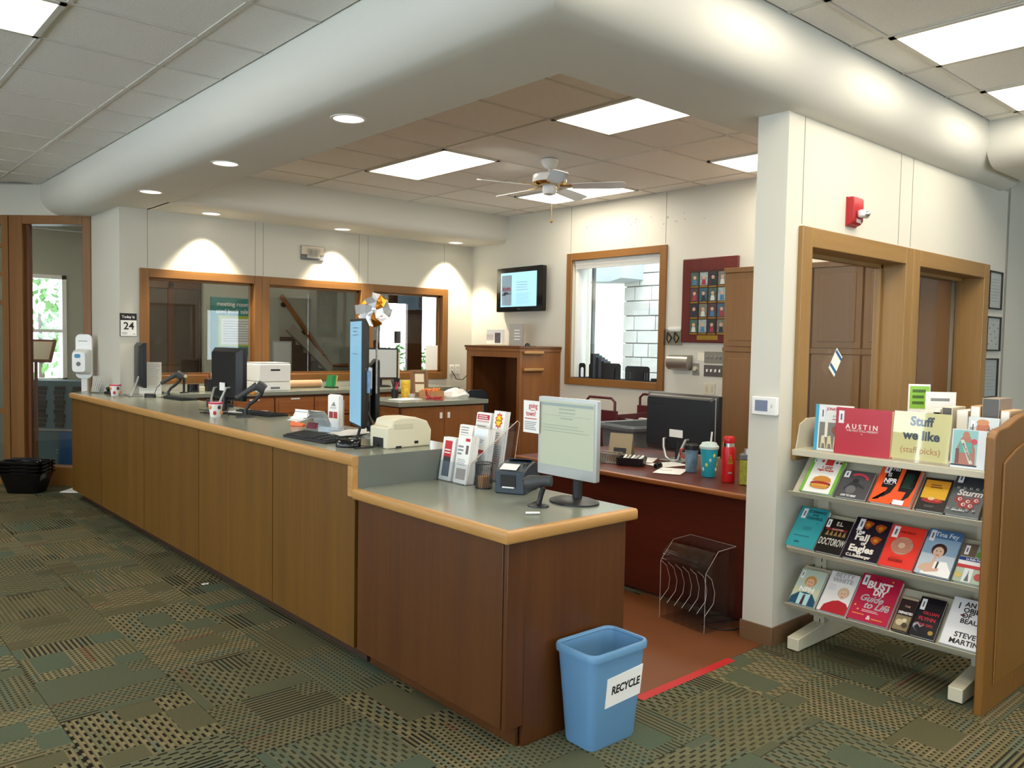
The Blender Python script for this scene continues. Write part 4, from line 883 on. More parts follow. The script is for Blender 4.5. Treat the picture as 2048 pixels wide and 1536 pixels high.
# --- television
tv = T('television', 'black wall-mounted television showing a pale blue page', 'television', (4.56, 5.0, 2.235), R(-90-4))
B().loft([[(x, -.035, z) for x, z in rrect(-.445, -.265, .445, .265, .02, 4)], [(x, .02, z) for x, z in rrect(-.445, -.265, .445, .265, .02, 4)], [(x, .06, z) for x, z in rrect(-.30, -.18, .30, .18, .03, 4)]]).build('casing', 'black_gloss', tv, angle=30)
B().box(-.36, -.037, -.205, .335, -.034, .205).build('screen', screen_mat('screen_tv', '9ed2ee', .78), tv); B().box(-.05, .05, -.05, .05, .10, .05).build('wall_bracket', 'black', tv)
TF = fr((0, -.0378, 0), (1, 0, 0), (0, 0, 1)); dec(tv, TF, -.335, -.19, -.14, .175, 'a9c6de'); dec(tv, TF, -.335, -.02, -.14, .03, 'e6e2ee')
txt('REAPER', tv, mat('tv_red', '8a2a4a', .5, emit=.2), TF @ Matrix.Translation((-.238, .008, .0008)), .046, off=.001); B().at(TF).prism([(-.33, -.055), (-.30, -.045), (-.29, -.03), (-.23, -.028), (-.2, -.045), (-.15, -.045), (-.15, -.05), (-.2, -.055), (-.25, -.055), (-.27, -.075), (-.29, -.06), (-.32, -.07)], 'z', 0, .001).build('picture', 'ink_navy', tv)
tvt = mat('tv_text', '8fb4c8', .5, emit=.35); lines(tv, TF, -.05, .2, -.02, .1, 4, tvt, .25); lines(tv, TF, -.05, .25, -.18, -.04, 9, tvt, .2); lines(tv, TF @ Matrix.Translation((0, 0, .0006)), -.33, -.15, .05, .16, 4, tvt, .3)
B().box(-.03, -.0362, -.238, .03, -.035, -.230).build('maker_mark', 'mid_grey', tv)
# --- wall clock, calendar
ck = T('digital_clock', 'silver digital wall clock above the middle back window', 'clock', (2.36, WY, 2.55)); B().box(-.14, -.028, -.025, .14, 0, .078).build('casing', 'steel', ck, bevel=.006); B().box(-.14, -.024, -.078, .14, 0, -.028).build('lower_casing', 'mid_grey', ck, bevel=.004); B().box(-.075, -.031, -.045, .085, -.027, .05).build('display', mat('lcd', 'a9a593', .3), ck)
txt('8:S', ck, 'ink_grey', fr((0, -.032, .002), *NY), .085); B().box(-.075, -.034, -.055, .085, -.026, -.046).build('ledge', 'silver', ck)
cl = T('wall_calendar', 'white tear-off day calendar with a black header on the back wall', 'calendar', (.425, WY, 1.59)); B().box(-.077, -.008, 0, .077, 0, .222).build('backing', 'black', cl, bevel=.002); B().box(-.070, -.012, .004, .074, -.008, .155).build('day_sheet', 'paper', cl)
txt('Today Is', cl, 'white', fr((0, -.0085, .187), *NY), .034, off=.0006, name='lettering'); txt('24', cl, 'ink', fr((.003, -.0125, .098), *NY), .098, off=.0018); lines(cl, fr((0, -.0125, 0), *NY), -.06, -.01, .018, .04, 2, 'ink_grey', .4); lines(cl, fr((0, -.0125, 0), *NY), .04, .065, .018, .028, 1, 'ink_grey', .5)
# --- wall of switches, plaque
pq = T('photo_plaque', 'dark red wooden plaque with rows of small portrait photos', 'plaque', (WX-.004, 2.37, 1.63), R(-90))
B().box(-.315, -.03, 0, .315, 0, .82).build('board', wood('plaque_wood', '4e1612', '6b221b', 'z', .3), pq, bevel=.008); B().box(-.215, -.034, .085, .215, -.028, .70).build('inset', mat('plaque_dark', '3a1010', .4), pq)
rr_ = random.Random(11)
for r_ in range(4):
    for c_ in range(4):
        x = -.205+.105*c_; z = .555-.152*r_
        ph = B().box(x, -.037, z, x+.088, -.033, z+.125).build('photo', mat('ph%d' % ((r_*4+c_) % 6), ['3e5a50', '8fa0a0', '2a2c33', '6d6f62', '4a3a3c', '355a6a'][(r_*4+c_) % 6], .35, var=.4, vscale=30), pq)
        B().at(Matrix.Translation((0, -.0375, 0))).prism([(x+.02, z+.005), (x+.07, z+.005), (x+.062, z+.055), (x+.028, z+.055)], 'y', 0, .001).build('coat', mat('coat%d' % ((r_+c_) % 4), ['3a6f96', '9a2d38', '22242a', 'c8c8c0'][(r_+c_) % 4], .5), ph); B().cyl(x+.045, z+.075, -.0385, -.037, .018, n=12, axis='y').build('face', mat('photo_skin', 'c49a80', .5), ph)
        B().box(x, -.038, z-.018, x+.088, -.033, z-.006).build('name_plate', 'brass', pq)
B().box(-.12, -.034, .028, .12, -.029, .072).build('title_plate', 'brass', pq)
sc = T('glasses_rack', 'clear wall rack holding two pairs of scissors beside the far window', 'rack', (WX, 2.785, 1.59), R(-90)); B().box(-.105, -.05, .01, .105, 0, .17).build('case', glass('acrylic_cloud', (.8, .8, .78), 1.45, .1, 1.5), sc, bevel=.006); B().prism(rrect(-.08, .15, .08, .195, .02), 'y', -.006, 0).build('back_plate', 'white', sc)
for x in (-.045, .045):
    B().tube([(x-.02, -.03, .14), (x+.03, -.03, .09), (x-.005, -.03, .03), (x-.03, -.03, .08), (x-.02, -.03, .14)], .009, 6).build('scissor_loop', 'black', sc); B().tube([(x+.01, -.03, .13), (x, -.03, .02)], .005, 6).build('scissor_blade', 'brass', sc)
pd = T('towel_dispenser', 'curved stainless towel dispenser below the scissor rack', 'dispenser', (WX, 2.685, 1.36), R(-90)); B().prism([(0, 0), (-.06, 0), (-.095, .03), (-.105, .08), (-.09, .125), (-.04, .145), (0, .145)], 'x', -.125, .125).build('cover', 'steel', pd, angle=50); 
kn = T('dimmer_switch', 'dimmer plate with a round white knob beside the steel dispenser', 'switch', (WX, 2.515, 1.33), R(-90)); B().box(-.038, -.006, -.02, .038, 0, .10).build('plate', mat('plate_steel', '9b968b', .35, .6), kn, bevel=.002); B().cyl(0, .045, -.03, -.006, .02, .022, n=18, axis='y').build('knob', 'beige', kn)
for i, (z, lab) in enumerate(((1.435, 'upper steel plate of toggle switches beside the plaque'), (1.305, 'lower dark steel plate of white switches beside the cupboard'))):
    sw = T('switch_plate', lab, 'switch', (WX, 2.305, z), R(-90)); B().box(-.115, -.006, 0, .115, 0, .112).build('plate', mat('plate_steel') if i == 0 else mat('plate_dark', '6f6a66', .35, .6), sw, bevel=.002)
    for k in range(4): B().at(Matrix.Translation((-.072+.048*k, -.006, .056)) @ Matrix.Rotation(R(25 if i == 0 else -10), 4, 'X')).box(-.007, -.014, -.014, .007, 0, .014).build('toggle', 'silver' if i == 0 else 'white', sw)
nt2 = T('sticky_note', 'cream sticky note on the wall left of the switches', 'note', (WX, 2.46, 1.455), R(-90)); B().at(Matrix.Rotation(R(4), 4, 'Y')).box(-.04, -.003, 0, .045, -.001, .08).build('note', mat('note', 'ece8cf', .7), nt2)
ol = T('wall_outlet', 'beige double outlet above the big black monitor', 'outlet', (WX, 2.35, 1.13), R(-90)); B().box(-.065, -.006, 0, .065, 0, .11).build('plate', 'beige', ol, bevel=.002)
for x in (-.03, .03): B().box(x-.012, -.009, .025, x+.012, -.006, .085).build('socket', mat('beige_dark'), ol, bevel=.003)
# --- bookends on the sill
def bookend(loc, rz, label, h=.13, mesh=True):
    t = T('bookend', label, 'bookend', loc, rz, group='black bookends on the window sill')
    o_ = rrect(-.055, 0, .055, h, .025, 4); b = B()
    # plate with an arched opening: outer outline bridged to the arch
    arch = [(-.026, 0), (-.026, h*.55)]+[(.026*math.cos(R(180-18*k)), h*.55+.026*math.sin(R(180-18*k))) for k in range(1, 10)]+[(.026, h*.55), (.026, 0)]
    pts = [(-.055, 0), (-.055, h-.02), (-.035, h), (.035, h), (.055, h-.02), (.055, 0)]+arch[::-1]
    b.prism(pts, 'y', -.0015, .0015); b.build('plate', 'black', t); B().box(-.055, 0, 0, .055, .09, .002).build('foot', 'black', t)
    return t
ZSL = 1.222
bookend((4.70, 4.10, ZSL), R(-95), 'leftmost single black bookend on the window sill', .16)
bookend((4.70, 3.95, ZSL), R(-100), 'tall black bookend beside the dark upright files', .16)
fl = T('file_box', 'tall dark upright files among the bookends on the sill', 'files', (4.74, 3.88, ZSL), R(-90))
for k in range(5): B().box(-.09+.042*k, -.05, 0, -.052+.042*k, .06, .27-.02*k).build('file', ['black', mat('slate', '3d4a58', .5)][k % 2], fl, bevel=.002)
ORD = ['first', 'second', 'third', 'fourth', 'fifth', 'sixth', 'seventh']
for k in range(6): bookend((4.70, 3.74-.030*k, ZSL), R(-84+k), ORD[k]+' black bookend from the left in the nested row amid the window sill', .17)
for k in range(7): bookend((4.70, 3.40-.035*k, ZSL), R(-78-k), ORD[k]+' black bookend from the left in the slanting row right on the sill', .15)
wb_ = T('black_folder', 'flat black folder at the right end of the window sill', 'folder', (4.74, 3.05, ZSL)); B().box(-.06, -.05, 0, .08, .05, .03).build('cover', 'black', wb_, bevel=.003); B().box(-.055, -.047, .006, .082, .047, .024).build('pages', 'mid_grey', wb_)
# --- book cart with books
ct_ = T('book_cart', 'maroon metal book cart with tube handles below the far window', 'book cart', (3.72, 2.72, 0))
for x in (0, .80):
    B().box(x, 0, .18, x+.025, .42, .98).build('end_panel', 'maroon', ct_, bevel=.004); B().tube([(x+.012, .03, .96), (x+.012, .03, 1.06), (x+.012, .07, 1.095), (x+.012, .35, 1.095), (x+.012, .39, 1.06), (x+.012, .39, .96)], .013, 8).build('handle', 'maroon', ct_)
for z in (.25, .62): B().box(.025, 0, z, .80, .42, z+.02).build('shelf', 'maroon', ct_); B().box(.025, .20, z, .80, .22, z+.30).build('shelf_divider', 'maroon', ct_)
for x in (.08, .74):
    for y in (.05, .37): B().cyl(x, .06, y-.015, y+.015, .06, n=16, axis='y').build('caster', 'black', ct_); B().box(x-.02, y-.02, .06, x+.02, y+.02, .25).build('fork', 'mid_grey', ct_)
bcol = ['26262c', 'd8d4cc', '8f4a30', '2d3c5c', 'cfd0d2', '3a2420', '6a7a70', 'b9352f', '1d1d22', 'e4ded0', '44586e', '7a2f3a']
for k in range(14):
    w_ = .028+.02*((k*7) % 5)/5; h_ = .20+.05*((k*3) % 4)/4
    x = 3.72+.05+.053*k
    t = T('cart_book', ('first book from the left' if k == 0 else '%s book from the left' % ['', 'second', 'third', 'fourth', 'fifth', 'sixth', 'seventh', 'eighth', 'ninth', 'tenth', 'eleventh', 'twelfth', 'thirteenth', 'fourteenth'][k])+' on the top shelf of the book cart', 'book', (x, 2.735, .641), group='books on the book cart')
    B().box(0, 0, 0, w_, .155, h_).build('cover', mat('bk'+bcol[k % 12], bcol[k % 12], .5), t, bevel=.002); B().box(.003, .002, h_-.002, w_-.003, .15, h_+.0006).build('page_block', 'paper', t); B().box(.004, -.0008, .02, w_-.004, 0, .05).build('spine_label', 'white', t)
tu = T('storage_tub', 'grey plastic tub with a wide rim behind the desk', 'tub', (3.55, 2.28, .30), R(-8))
def rr2(sx_, sy_, z, r=.05): return [(x, y, z) for x, y in rrect(-sx_, -sy_, sx_, sy_, r)]
B().loft([rr2(.26, .19, 0), rr2(.29, .215, .57), rr2(.33, .25, .575), rr2(.335, .255, .60), rr2(.325, .245, .62), rr2(.28, .205, .615), rr2(.27, .2, .3), rr2(.25, .18, .01)]).build('shell', 'tub_grey', tu, angle=35)
tl = T('tub_trolley', 'low wheeled stand under the grey tub', 'trolley', (3.55, 2.28, 0), R(-8)); B().box(-.25, -.18, .25, .25, .18, .298).build('deck', 'black', tl, bevel=.005)
for x in (-.2, .2):
    for y in (-.14, .14): B().tube([(x, y, .25), (x, y, .05)], .015, 8).build('leg', 'black', tl); B().cyl(x, .03, y-.012, y+.012, .03, n=14, axis='y').build('caster', 'black', tl)
# --- desk
ZD = .767
bmn = monitor('large black monitor seen from behind on the dark desk', (2.82, 1.30, ZD), R(88), .64, .42, .062, 'black', .02, .085, 'black_gloss', 'vee')
B().loft([[(x, -.03, z) for x, z in rrect(-.32, .462, .32, .484, .01, 2)], [(x, .055, z) for x, z in rrect(-.27, .452, .27, .464, .005, 2)]]).build('top_trim', mat('trim_grey', '6d6a62', .4), bmn); B().box(-.05, .054, .17, .07, .058, .225).build('rating_label', 'paper', bmn); B().box(-.31, -.0295, .062, -.302, .03, .47).build('side_trim', 'silver', bmn); B().box(.14, .052, .395, .26, .0565, .412).build('maker_mark', 'ink', bmn)
ds = T('tent_card', 'beige tented card with a black window on the desk beside the catalogue monitor', 'card', (2.62, 1.72, ZD), R(-70)); B().at(Matrix.Rotation(R(-14), 4, 'X')).box(-.09, 0, 0, .09, .005, .17).build('front', mat('tan_card', 'a89878', .6), ds); B().at(Matrix.Translation((0, .085, 0)) @ Matrix.Rotation(R(14), 4, 'X')).box(-.09, -.005, 0, .09, 0, .17).build('back', mat('tan_card'), ds); B().at(Matrix.Rotation(R(-14), 4, 'X')).box(-.05, -.001, .02, .05, .001, .06).build('label_window', 'black', ds)
db = T('wire_basket', 'grey perforated basket at the left end of the dark desk', 'basket', (2.30, 1.52, ZD), R(-70))
b = B()
for s_ in ((-.06, -.045, .06, -.045), (.06, -.045, .06, .045), (.06, .045, -.06, .045), (-.06, .045, -.06, -.045)):
    for k in range(9):
        f = k/8; f2 = (k+1)/8 if k < 8 else 1
        p0 = Vector((s_[0]+(s_[2]-s_[0])*f, s_[1]+(s_[3]-s_[1])*f, 0)); p1 = Vector((s_[0]+(s_[2]-s_[0])*f2, s_[1]+(s_[3]-s_[1])*f2, .07))
        b.tube([p0*1.0, Vector((p1.x*1.12, p1.y*1.12, .07))], .0022, 4); b.tube([Vector((p1.x, p1.y, 0)), Vector((p0.x*1.12, p0.y*1.12, .07))], .0022, 4)
b.build('lattice', 'steel', db); B().tube([(-.068, -.05, .07), (.068, -.05, .07), (.068, .05, .07), (-.068, .05, .07)], .004, 6, True).build('rim', 'steel', db); B().box(-.06, -.045, 0, .06, .045, .003).build('floor_plate', 'steel', db)
dt = T('desk_tray', 'black tray of small white parts beside the perforated basket', 'tray', (2.34, 1.36, ZD), R(-65)); B().loft([rr2(.085, .06, 0, .02), rr2(.095, .07, .055, .02), rr2(.088, .063, .055, .02), rr2(.08, .055, .006, .02)]).build('shell', 'black', dt); 
for k in range(5): B().tube([(-.06+.025*k, -.03, .03+.005*(k % 2)), (-.05+.03*k, .035, .06)], .009, 8).build('tube_part', 'silver' if k % 2 else 'white', dt)
rd = T('clock_radio', 'small black box with a red front at the left end of the desk', 'clock', (2.22, 1.66, ZD), R(-70)); B().box(-.06, -.03, 0, .06, .03, .05).build('casing', 'black', rd, bevel=.004); B().box(-.04, -.0315, .012, .05, -.03, .04).build('display', mat('red_disp', 'a01f2a', .3, emit=.3), rd)
mouse('dark mouse on the dark desk beside white papers', (2.40, 1.18, ZD), R(-60))
for i, (x, y, a, l) in enumerate(((2.60, 1.48, 30, 'white sheet at the far left of the dark desk'), (2.55, 1.22, -10, 'white sheet under the mouse on the dark desk'), (2.33, 1.02, 25, 'white sheet at the desk edge in front of the big monitor'))):
    tag(B().box(-.13, -.09, 0, .13, .09, .001).build('loose_paper', 'paper', loc=(x, y, ZD+.0005+.001*i), rot=(0, 0, R(a))), l, 'paper', 'loose sheets on the desk')
tm = T('travel_mug', 'travel mug with a black lid and blue picture wrap on the desk', 'mug', (2.43, .93, ZD)); B().lathe([(.034, 0), (.036, .004), (.044, .15), (.042, .15)], n=24).build('body', mat('mug_blue', '6d8ba0', .35, var=.45, vscale=18), tm); B().lathe([(.047, .148), (.047, .178), (.04, .186), (.01, .188)], n=24).build('lid', 'black', tm); B().tube([(-.02, .045, .15), (-.025, .075, .14), (-.02, .075, .10), (-.015, .045, .085)], .006, 8).build('handle', mat('pen_red'), tm)
ct2 = T('straw_cup', 'turquoise cup with a pale lid and white straw on the desk', 'cup', (2.36, .745, ZD)); B().lathe([(.04, 0), (.043, .005), (.055, .185), (.052, .185)], n=24).build('body', mat('turq', '2fb1c4', .3), ct2); B().lathe([(.060, .18), (.062, .195), (.052, .205), (.046, .218), (.03, .222), (.01, .222)], n=24).build('lid', mat('lid_pale', 'cfe3df', .35), ct2); B().tube([(-.015, -.02, .2), (-.01, -.025, .29)], .006, 8).build('straw', 'white', ct2)
for k in range(6):
    a = R(170+28*k); z = .05+.03*(k % 4); r_ = .0415+.012*z/.185
    B().ball((r_*math.cos(a), r_*math.sin(a), z), (.008, .008, .013), 8, 5).build('motif', mat('motif_yel', 'e3e07a', .5) if k % 2 else mat('lid_pale'), ct2)
th = T('thermos', 'red thermos flask with a silver collar on the desk', 'flask', (2.30, .56, ZD)); B().lathe([(.04, 0), (.042, .006), (.041, .20), (.037, .218)], n=24).build('body', mat('thermos_red', 'd21f22', .3), th); B().lathe([(.037, .216), (.036, .24)], n=24).build('collar', 'chrome', th); B().lathe([(.034, .238), (.036, .243), (.036, .272), (.03, .28), (.01, .282)], n=24).build('cap', mat('thermos_red'), th)
for k, (z, s_) in enumerate(((.165, .006), (.15, .010), (.135, .014), (.12, .016), (.06, .012))): B().at(Matrix.Rotation(R(228), 4, 'Z')).box(.0405, -s_, z-.005, .043, s_, z+.005).build('motif', 'brass' if k < 4 else 'silver', th)
jr = T('storage_jar', 'square jar of yellow-green contents with a grey lid beside the column', 'jar', (2.315, .43, ZD), R(20)); B().prism(rrect(-.045, -.045, .045, .045, .012), 'z', 0, .15).build('jar_wall', mat('jar_green', 'a9a83a', .25, var=.25, vscale=60), jr, bevel=.004); B().prism(rrect(-.047, -.047, .047, .047, .012), 'z', .15, .185).build('collar', 'mid_grey', jr, bevel=.005); B().cyl(0, 0, .185, .215, .03, .026, n=20).build('lid', 'silver', jr)
# --- thermostat and strobe
ts = T('thermostat', 'white wall thermostat with a grey display on the column end', 'thermostat', (CXL, .055, 1.238), R(-90)); B().box(-.075, -.028, 0, .075, 0, .098).build('casing', 'white', ts, bevel=.006); B().box(-.052, -.030, .022, .022, -.027, .08).build('display', mat('lcd_blue', '6d7690', .3), ts); B().box(.042, -.030, .04, .050, -.027, .06).build('button', 'silver', ts)
fa = T('fire_alarm_strobe', 'red fire alarm with a clear strobe above the partition window', 'fire alarm', (2.575, -.02, 2.30)); B().prism([(-.06, 0), (.06, 0), (.06, .165), (-.06, .165)], 'y', -.01, 0).build('back_plate', mat('alarm_red', 'b3262c', .35), fa); B().prism([(0, .0), (-.035, .012), (-.05, .03), (-.05, .15), (-.04, .165), (0, .165)], 'x', -.058, .058).build('casing', mat('alarm_red'), fa, bevel=.006)
B().box(-.03, -.09, .045, .055, -.05, .09).build('strobe_lens', mat('strobe', 'dfe2e4', .08, .3), fa, bevel=.012); B().ball((.012, -.09, .067), (.02, .02, .018), 12, 8).build('flash_tube', 'chrome', fa); txt('FIRE', fa, 'white', fr((.0, -.0515, .028), *NY), .03, off=.0008)
# --- clear rack on the floor, cable
ar = T('acrylic_rack', 'empty clear acrylic display rack standing on the brown floor', 'rack', (1.885, .47, .0035), R(-96))
W_, D_, Hh = .34, .25, .46
B().box(-W_/2, D_/2-.005, 0, W_/2, D_/2, Hh).build('back_sheet', 'acrylic', ar); B().box(-W_/2, -D_/2, 0, W_/2, D_/2, .005).build('base_sheet', 'acrylic', ar)
B().loft([[(x, y, z), (x, y+.004*0+.0, z+.005)] + [(x2, y, z+.005), (x2, y, z)] for x, x2, y, z in ((-W_/2, W_/2, -D_/2, Hh-.12), (-W_/2, W_/2, -D_/2+.03, Hh-.05), (-W_/2, W_/2, -D_/2+.10, Hh-.01), (-W_/2, W_/2, D_/2, Hh))]).build('hood_sheet', 'acrylic', ar)
for k in range(7):
    x = -W_/2+W_*k/6; pr_ = [(-D_/2, 0), (-D_/2, .10), (-D_/2+.07, .16), (-D_/2+.08, .22), (-D_/2+.05, .30), (-D_/2, .34), (-D_/2+.03, Hh-.05), (D_/2, Hh), (D_/2, 0)]
    B().prism(pr_, 'x', x-.0025 if k else x, x+.0025).build('divider', 'acrylic', ar)
    B().tube([(x, a_, b_) for a_, b_ in pr_[1:6]], .0013, 4).build('edge_glint', mat('acryl_line', 'cfc5c0', .3), ar)  # pale line paints the glint on each divider edge
B().tube([(-W_/2, -D_/2, 0), (-W_/2, -D_/2, .34), (-W_/2, -D_/2+.1, Hh-.01), (-W_/2, D_/2, Hh), (W_/2, D_/2, Hh), (W_/2, -D_/2+.1, Hh-.01), (W_/2, -D_/2, .34), (W_/2, -D_/2, 0)], .0013, 4).build('edge_glint', mat('acryl_line'), ar)  # pale outline paints the glint round the clear rack
fc = tag(B().tube([(1.98+.13*math.sin(t_*.32)*1.0, .36+.14*math.cos(t_*.32)*.9, .009) for t_ in range(17)]+[(2.09, .33, .009), (2.2, .26, .009)], .0045, 6).build('power_cable', 'cord'), 'loop of black cable on the brown floor beside the column', 'cable')
# --- recycling bin
bn = T('recycling_bin', 'light blue plastic recycling bin in front of the counter end', 'bin', (.42, -.115, .004), R(-1))
def rb_(hx, hy, z, r): return [(x, y, z) for x, y in rrect(-hx, -hy, hx, hy, r, 5)]
B().loft([rb_(.128, .078, 0, .03), rb_(.132, .082, .012, .032), rb_(.160, .108, .378, .038), rb_(.160, .108, .386, .038), rb_(.156, .104, .386, .036), rb_(.128, .078, .012, .03)]).build('shell', 'bin_blue', bn, angle=40)
B().loft([rb_(.160, .108, .366, .038), rb_(.168, .116, .368, .042), rb_(.170, .118, .39, .044), rb_(.166, .114, .398, .042), rb_(.158, .106, .398, .038), rb_(.155, .103, .388, .036)], cap=False).build('rim', 'bin_blue', bn, angle=40)
sl = math.atan2(.026, .366)
SM = Matrix.Translation((0, -.0825, .012)) @ Matrix.Rotation(sl, 4, 'X') @ fr((0, 0, 0), (1, 0, 0), (0, 0, 1))
rl = B().at(SM @ Matrix.Rotation(R(0), 4, 'Z')).prism([(-.075, .155), (.13, .165), (.137, .29), (-.072, .275)], 'z', -.001, .0012).build('paper_label', 'paper', bn)
txt('RECYCLE', bn, 'ink', SM @ Matrix.Translation((.038, .222, .0016)) @ Matrix.Rotation(R(2), 4, 'Z'), .046, off=.0014, sx=.88, shear=.12)
# ================================================================ bookcase with staff picks
SX = 1.92
bcs = T('display_bookcase', 'beige metal display bookcase with an oak end panel', 'bookcase', (2.2, -.55, 0))
OB = Matrix.Translation((-2.2, .55, 0))
def sb(): return B().at(OB)
# top flat shelf, sloping shelves with lips, uprights, feet
sb().box(1.955, -1.02, 1.03, 2.50, -.055, 1.062).build('top_shelf', 'beige_metal', bcs, bevel=.003)
sb().prism([(1.99, 1.03), (2.03, 1.19), (2.10, 1.22), (2.45, 1.22), (2.45, 1.03)], 'y', -.058, -.050).build('bookend_bracket', 'beige_metal', bcs)
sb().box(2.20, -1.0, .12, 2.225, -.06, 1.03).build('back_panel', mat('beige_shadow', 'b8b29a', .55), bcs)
ln = R(44); up = Vector((math.sin(ln), 0, math.cos(ln))); out = Vector((-math.cos(ln), 0, math.sin(ln)))
for zl in (.838, .540, .240):
    M_ = OB @ fr((SX+.014, 0, zl-.012), (0, -1, 0), up)      # x: towards -Y, y: up the slope, z: outwards
    B().at(M_).box(.075, -.004, -.005, 1.02, .26, .0).build('sloping_shelf', 'beige_metal', bcs)
    B().at(M_).box(.07, -.006, -.006, 1.02, -.001, .036).build('shelf_lip', 'beige_metal', bcs, bevel=.002)
    for y_ in (-.075, -1.018): sb().prism([(SX+.02, zl-.005), (SX+.19, zl+.17), (2.2, zl+.17), (2.2, zl+.05)], 'y', y_-.002, y_+.002).build('shelf_bracket', 'beige_metal', bcs)
for y_ in (-.13, -.93):
    sb().box(2.17, y_-.03, .05, 2.25, y_+.03, 1.03).build('upright', 'beige_metal', bcs)
    for k in range(22): sb().box(2.1695, y_-.008, .10+.042*k, 2.1705, y_-.003, .122+.042*k).build('slot', 'black_matte', bcs) if k % 2 == 0 or k < 8 else None
    sb().prism([(1.90, .01), (2.5, .01), (2.5, .09), (2.25, .11), (1.90, .075)], 'y', y_-.032, y_+.032).build('foot', 'beige', bcs, bevel=.004)
ep = sb(); pts = [(1.845, .0), (1.845, 1.225)]+[(1.845+.06*k/4, 1.225+.035*math.sin(R(22.5*k))) for k in range(1, 5)]+[(2.0+.1*k, 1.268+.05*math.sin(R(30*k))) for k in range(0, 4)]+[(2.6, 1.318), (2.75, 1.30), (2.87, 1.26), (2.93, 1.225), (2.93, 0)]
ep.prism(pts, 'y', -1.062, -1.024); e_ = ep.build('end_panel', 'panel_wood', bcs, bevel=.006)
ip_ = [(1.95, .12), (1.95, 1.11)]+[(2.0+.09*k, 1.13+.06*math.sin(R(30*k))) for k in range(4)]+[(2.5, 1.19), (2.70, 1.16), (2.82, 1.11), (2.82, .12)]
sb().prism(ip_, 'y', -1.072, -1.060).build('raised_panel', 'panel_wood', e_, bevel=.012)
# ---------------- books
CM = lambda c, r_=.35: mat('c_'+c, c, r_)
NB = [0]
class Bk:
    """cover drawn in the unit frame of the book: u,v in 0..1 of width and height"""
    def __init__(s, name, label, mw, w, h, th, cover, spine=None, group='face-out books on the sloping shelves', cat='book', pages='paper'):
        s.t = T(name, label, cat, mw=mw, group=group); s.w, s.h, s.n = w, h, 0
        B().box(0, 0, -.002, w, h, 0).build('front_cover', CM(cover), s.t); B().box(0, 0, -th, w, h, -th+.002).build('back_cover', CM(cover), s.t)
        B().box(-.0005, 0, -th, .002, h, 0).build('spine', CM(spine or cover), s.t); B().box(.003, .003, -th+.002, w-.003, h-.003, -.002).build('page_block', pages, s.t)
    def lay(s): s.n += 1; return Matrix.Translation((0, 0, .00025*s.n))
    def poly(s, pts, c, name='cover_print'): B().at(s.lay()).prism([(u*s.w, v*s.h) for u, v in pts], 'z', -.0001, .0002).build(name, CM(c), s.t); return s
    def rect(s, u0, v0, u1, v1, c, name='cover_print'): return s.poly([(u0, v0), (u1, v0), (u1, v1), (u0, v1)], c, name)
    def disc(s, u, v, r, c, ry=None, name='cover_print'):
        ry = ry or r*s.w/s.h; return s.poly([(u+r*math.cos(2*PI*k/22), v+ry*math.sin(2*PI*k/22)) for k in range(22)], c, name)
    def text(s, st, u, v, size, c, off=.0005, sx=1, align='CENTER', shear=0, rot=0):
        txt(st, s.t, CM(c).name, s.lay() @ Matrix.Translation((u*s.w, v*s.h, .0001)) @ Matrix.Rotation(R(rot), 4, 'Z'), size, align, off=off, sx=sx, shear=shear); return s
    def lines(s, u0, v0, u1, v1, n, c, th=.4): lines(s.t, s.lay(), u0*s.w, u1*s.w, v0*s.h, v1*s.h, n, CM(c), th); return s
    def sticker(s, u=.07, v=.72, w=.17, h=.24): s.rect(u, v, u+w, v+h, 'e9e9ec', 'barcode_sticker'); return s.rect(u+w*.35, v+h*.25, u+w*.65, v+h*.75, '55585e', 'barcode')
def slope_mw(Y, zl): return fr((SX+.0, Y, zl), (0, -1, 0), up) @ Matrix.Translation((0, 0, .022))
def sbk(label, Y0, Y1, zl, h, cover, th=.020, spine=None): return Bk('display_book', label, slope_mw(Y0-.002, zl), Y0-Y1-.005, h, th, cover, spine)
def face(b, u, v, s, skin, hair, top=True):
    b.disc(u, v+s*.25, s*1.15, hair, s*1.15*b.w/b.h*1.1); b.disc(u, v, s*.8, skin, s*b.w/b.h*1.05)
    for d in (-.3, .3): b.disc(u+d*s, v+.12*s, s*.10, '3a2a26')
    b.rect(u-s*.25, v-s*.38, u+s*.25, v-s*.30, '9a4a48')
TOPZ, MIDZ, LOWZ = .845, .547, .247
b = sbk('green-edged cookbook with a burger on its cover, first on the top sloping row', -.13, -.312, TOPZ, .218, '7cb648'); b.rect(.10, .0, .90, 1, 'eceae4'); b.rect(.42, .82, .66, 1, 'd23a34'); b.disc(.32, .93, .045, 'c2332c'); b.disc(.75, .92, .045, '3a6a3a'); b.disc(.87, .92, .045, 'a03a34')
b.text('1,000', .52, .74, .026, 'b0342e'); b.text('Vegan Recipes', .5, .665, .018, 'c2332c', sx=.85, shear=.3); b.disc(.54, .20, .30, '5e8a3a', .08); b.disc(.54, .25, .31, '7a3c22', .07); b.disc(.54, .28, .30, 'a83224', .05); b.disc(.54, .22, .29, 'd9a24a', .035); b.poly([(.25, .33), (.3, .43), (.45, .49), (.63, .49), (.78, .43), (.83, .33)], 'd08a3a'); b.disc(.54, .16, .28, 'c98a44', .05); b.sticker(.06, .86, .1, .11)
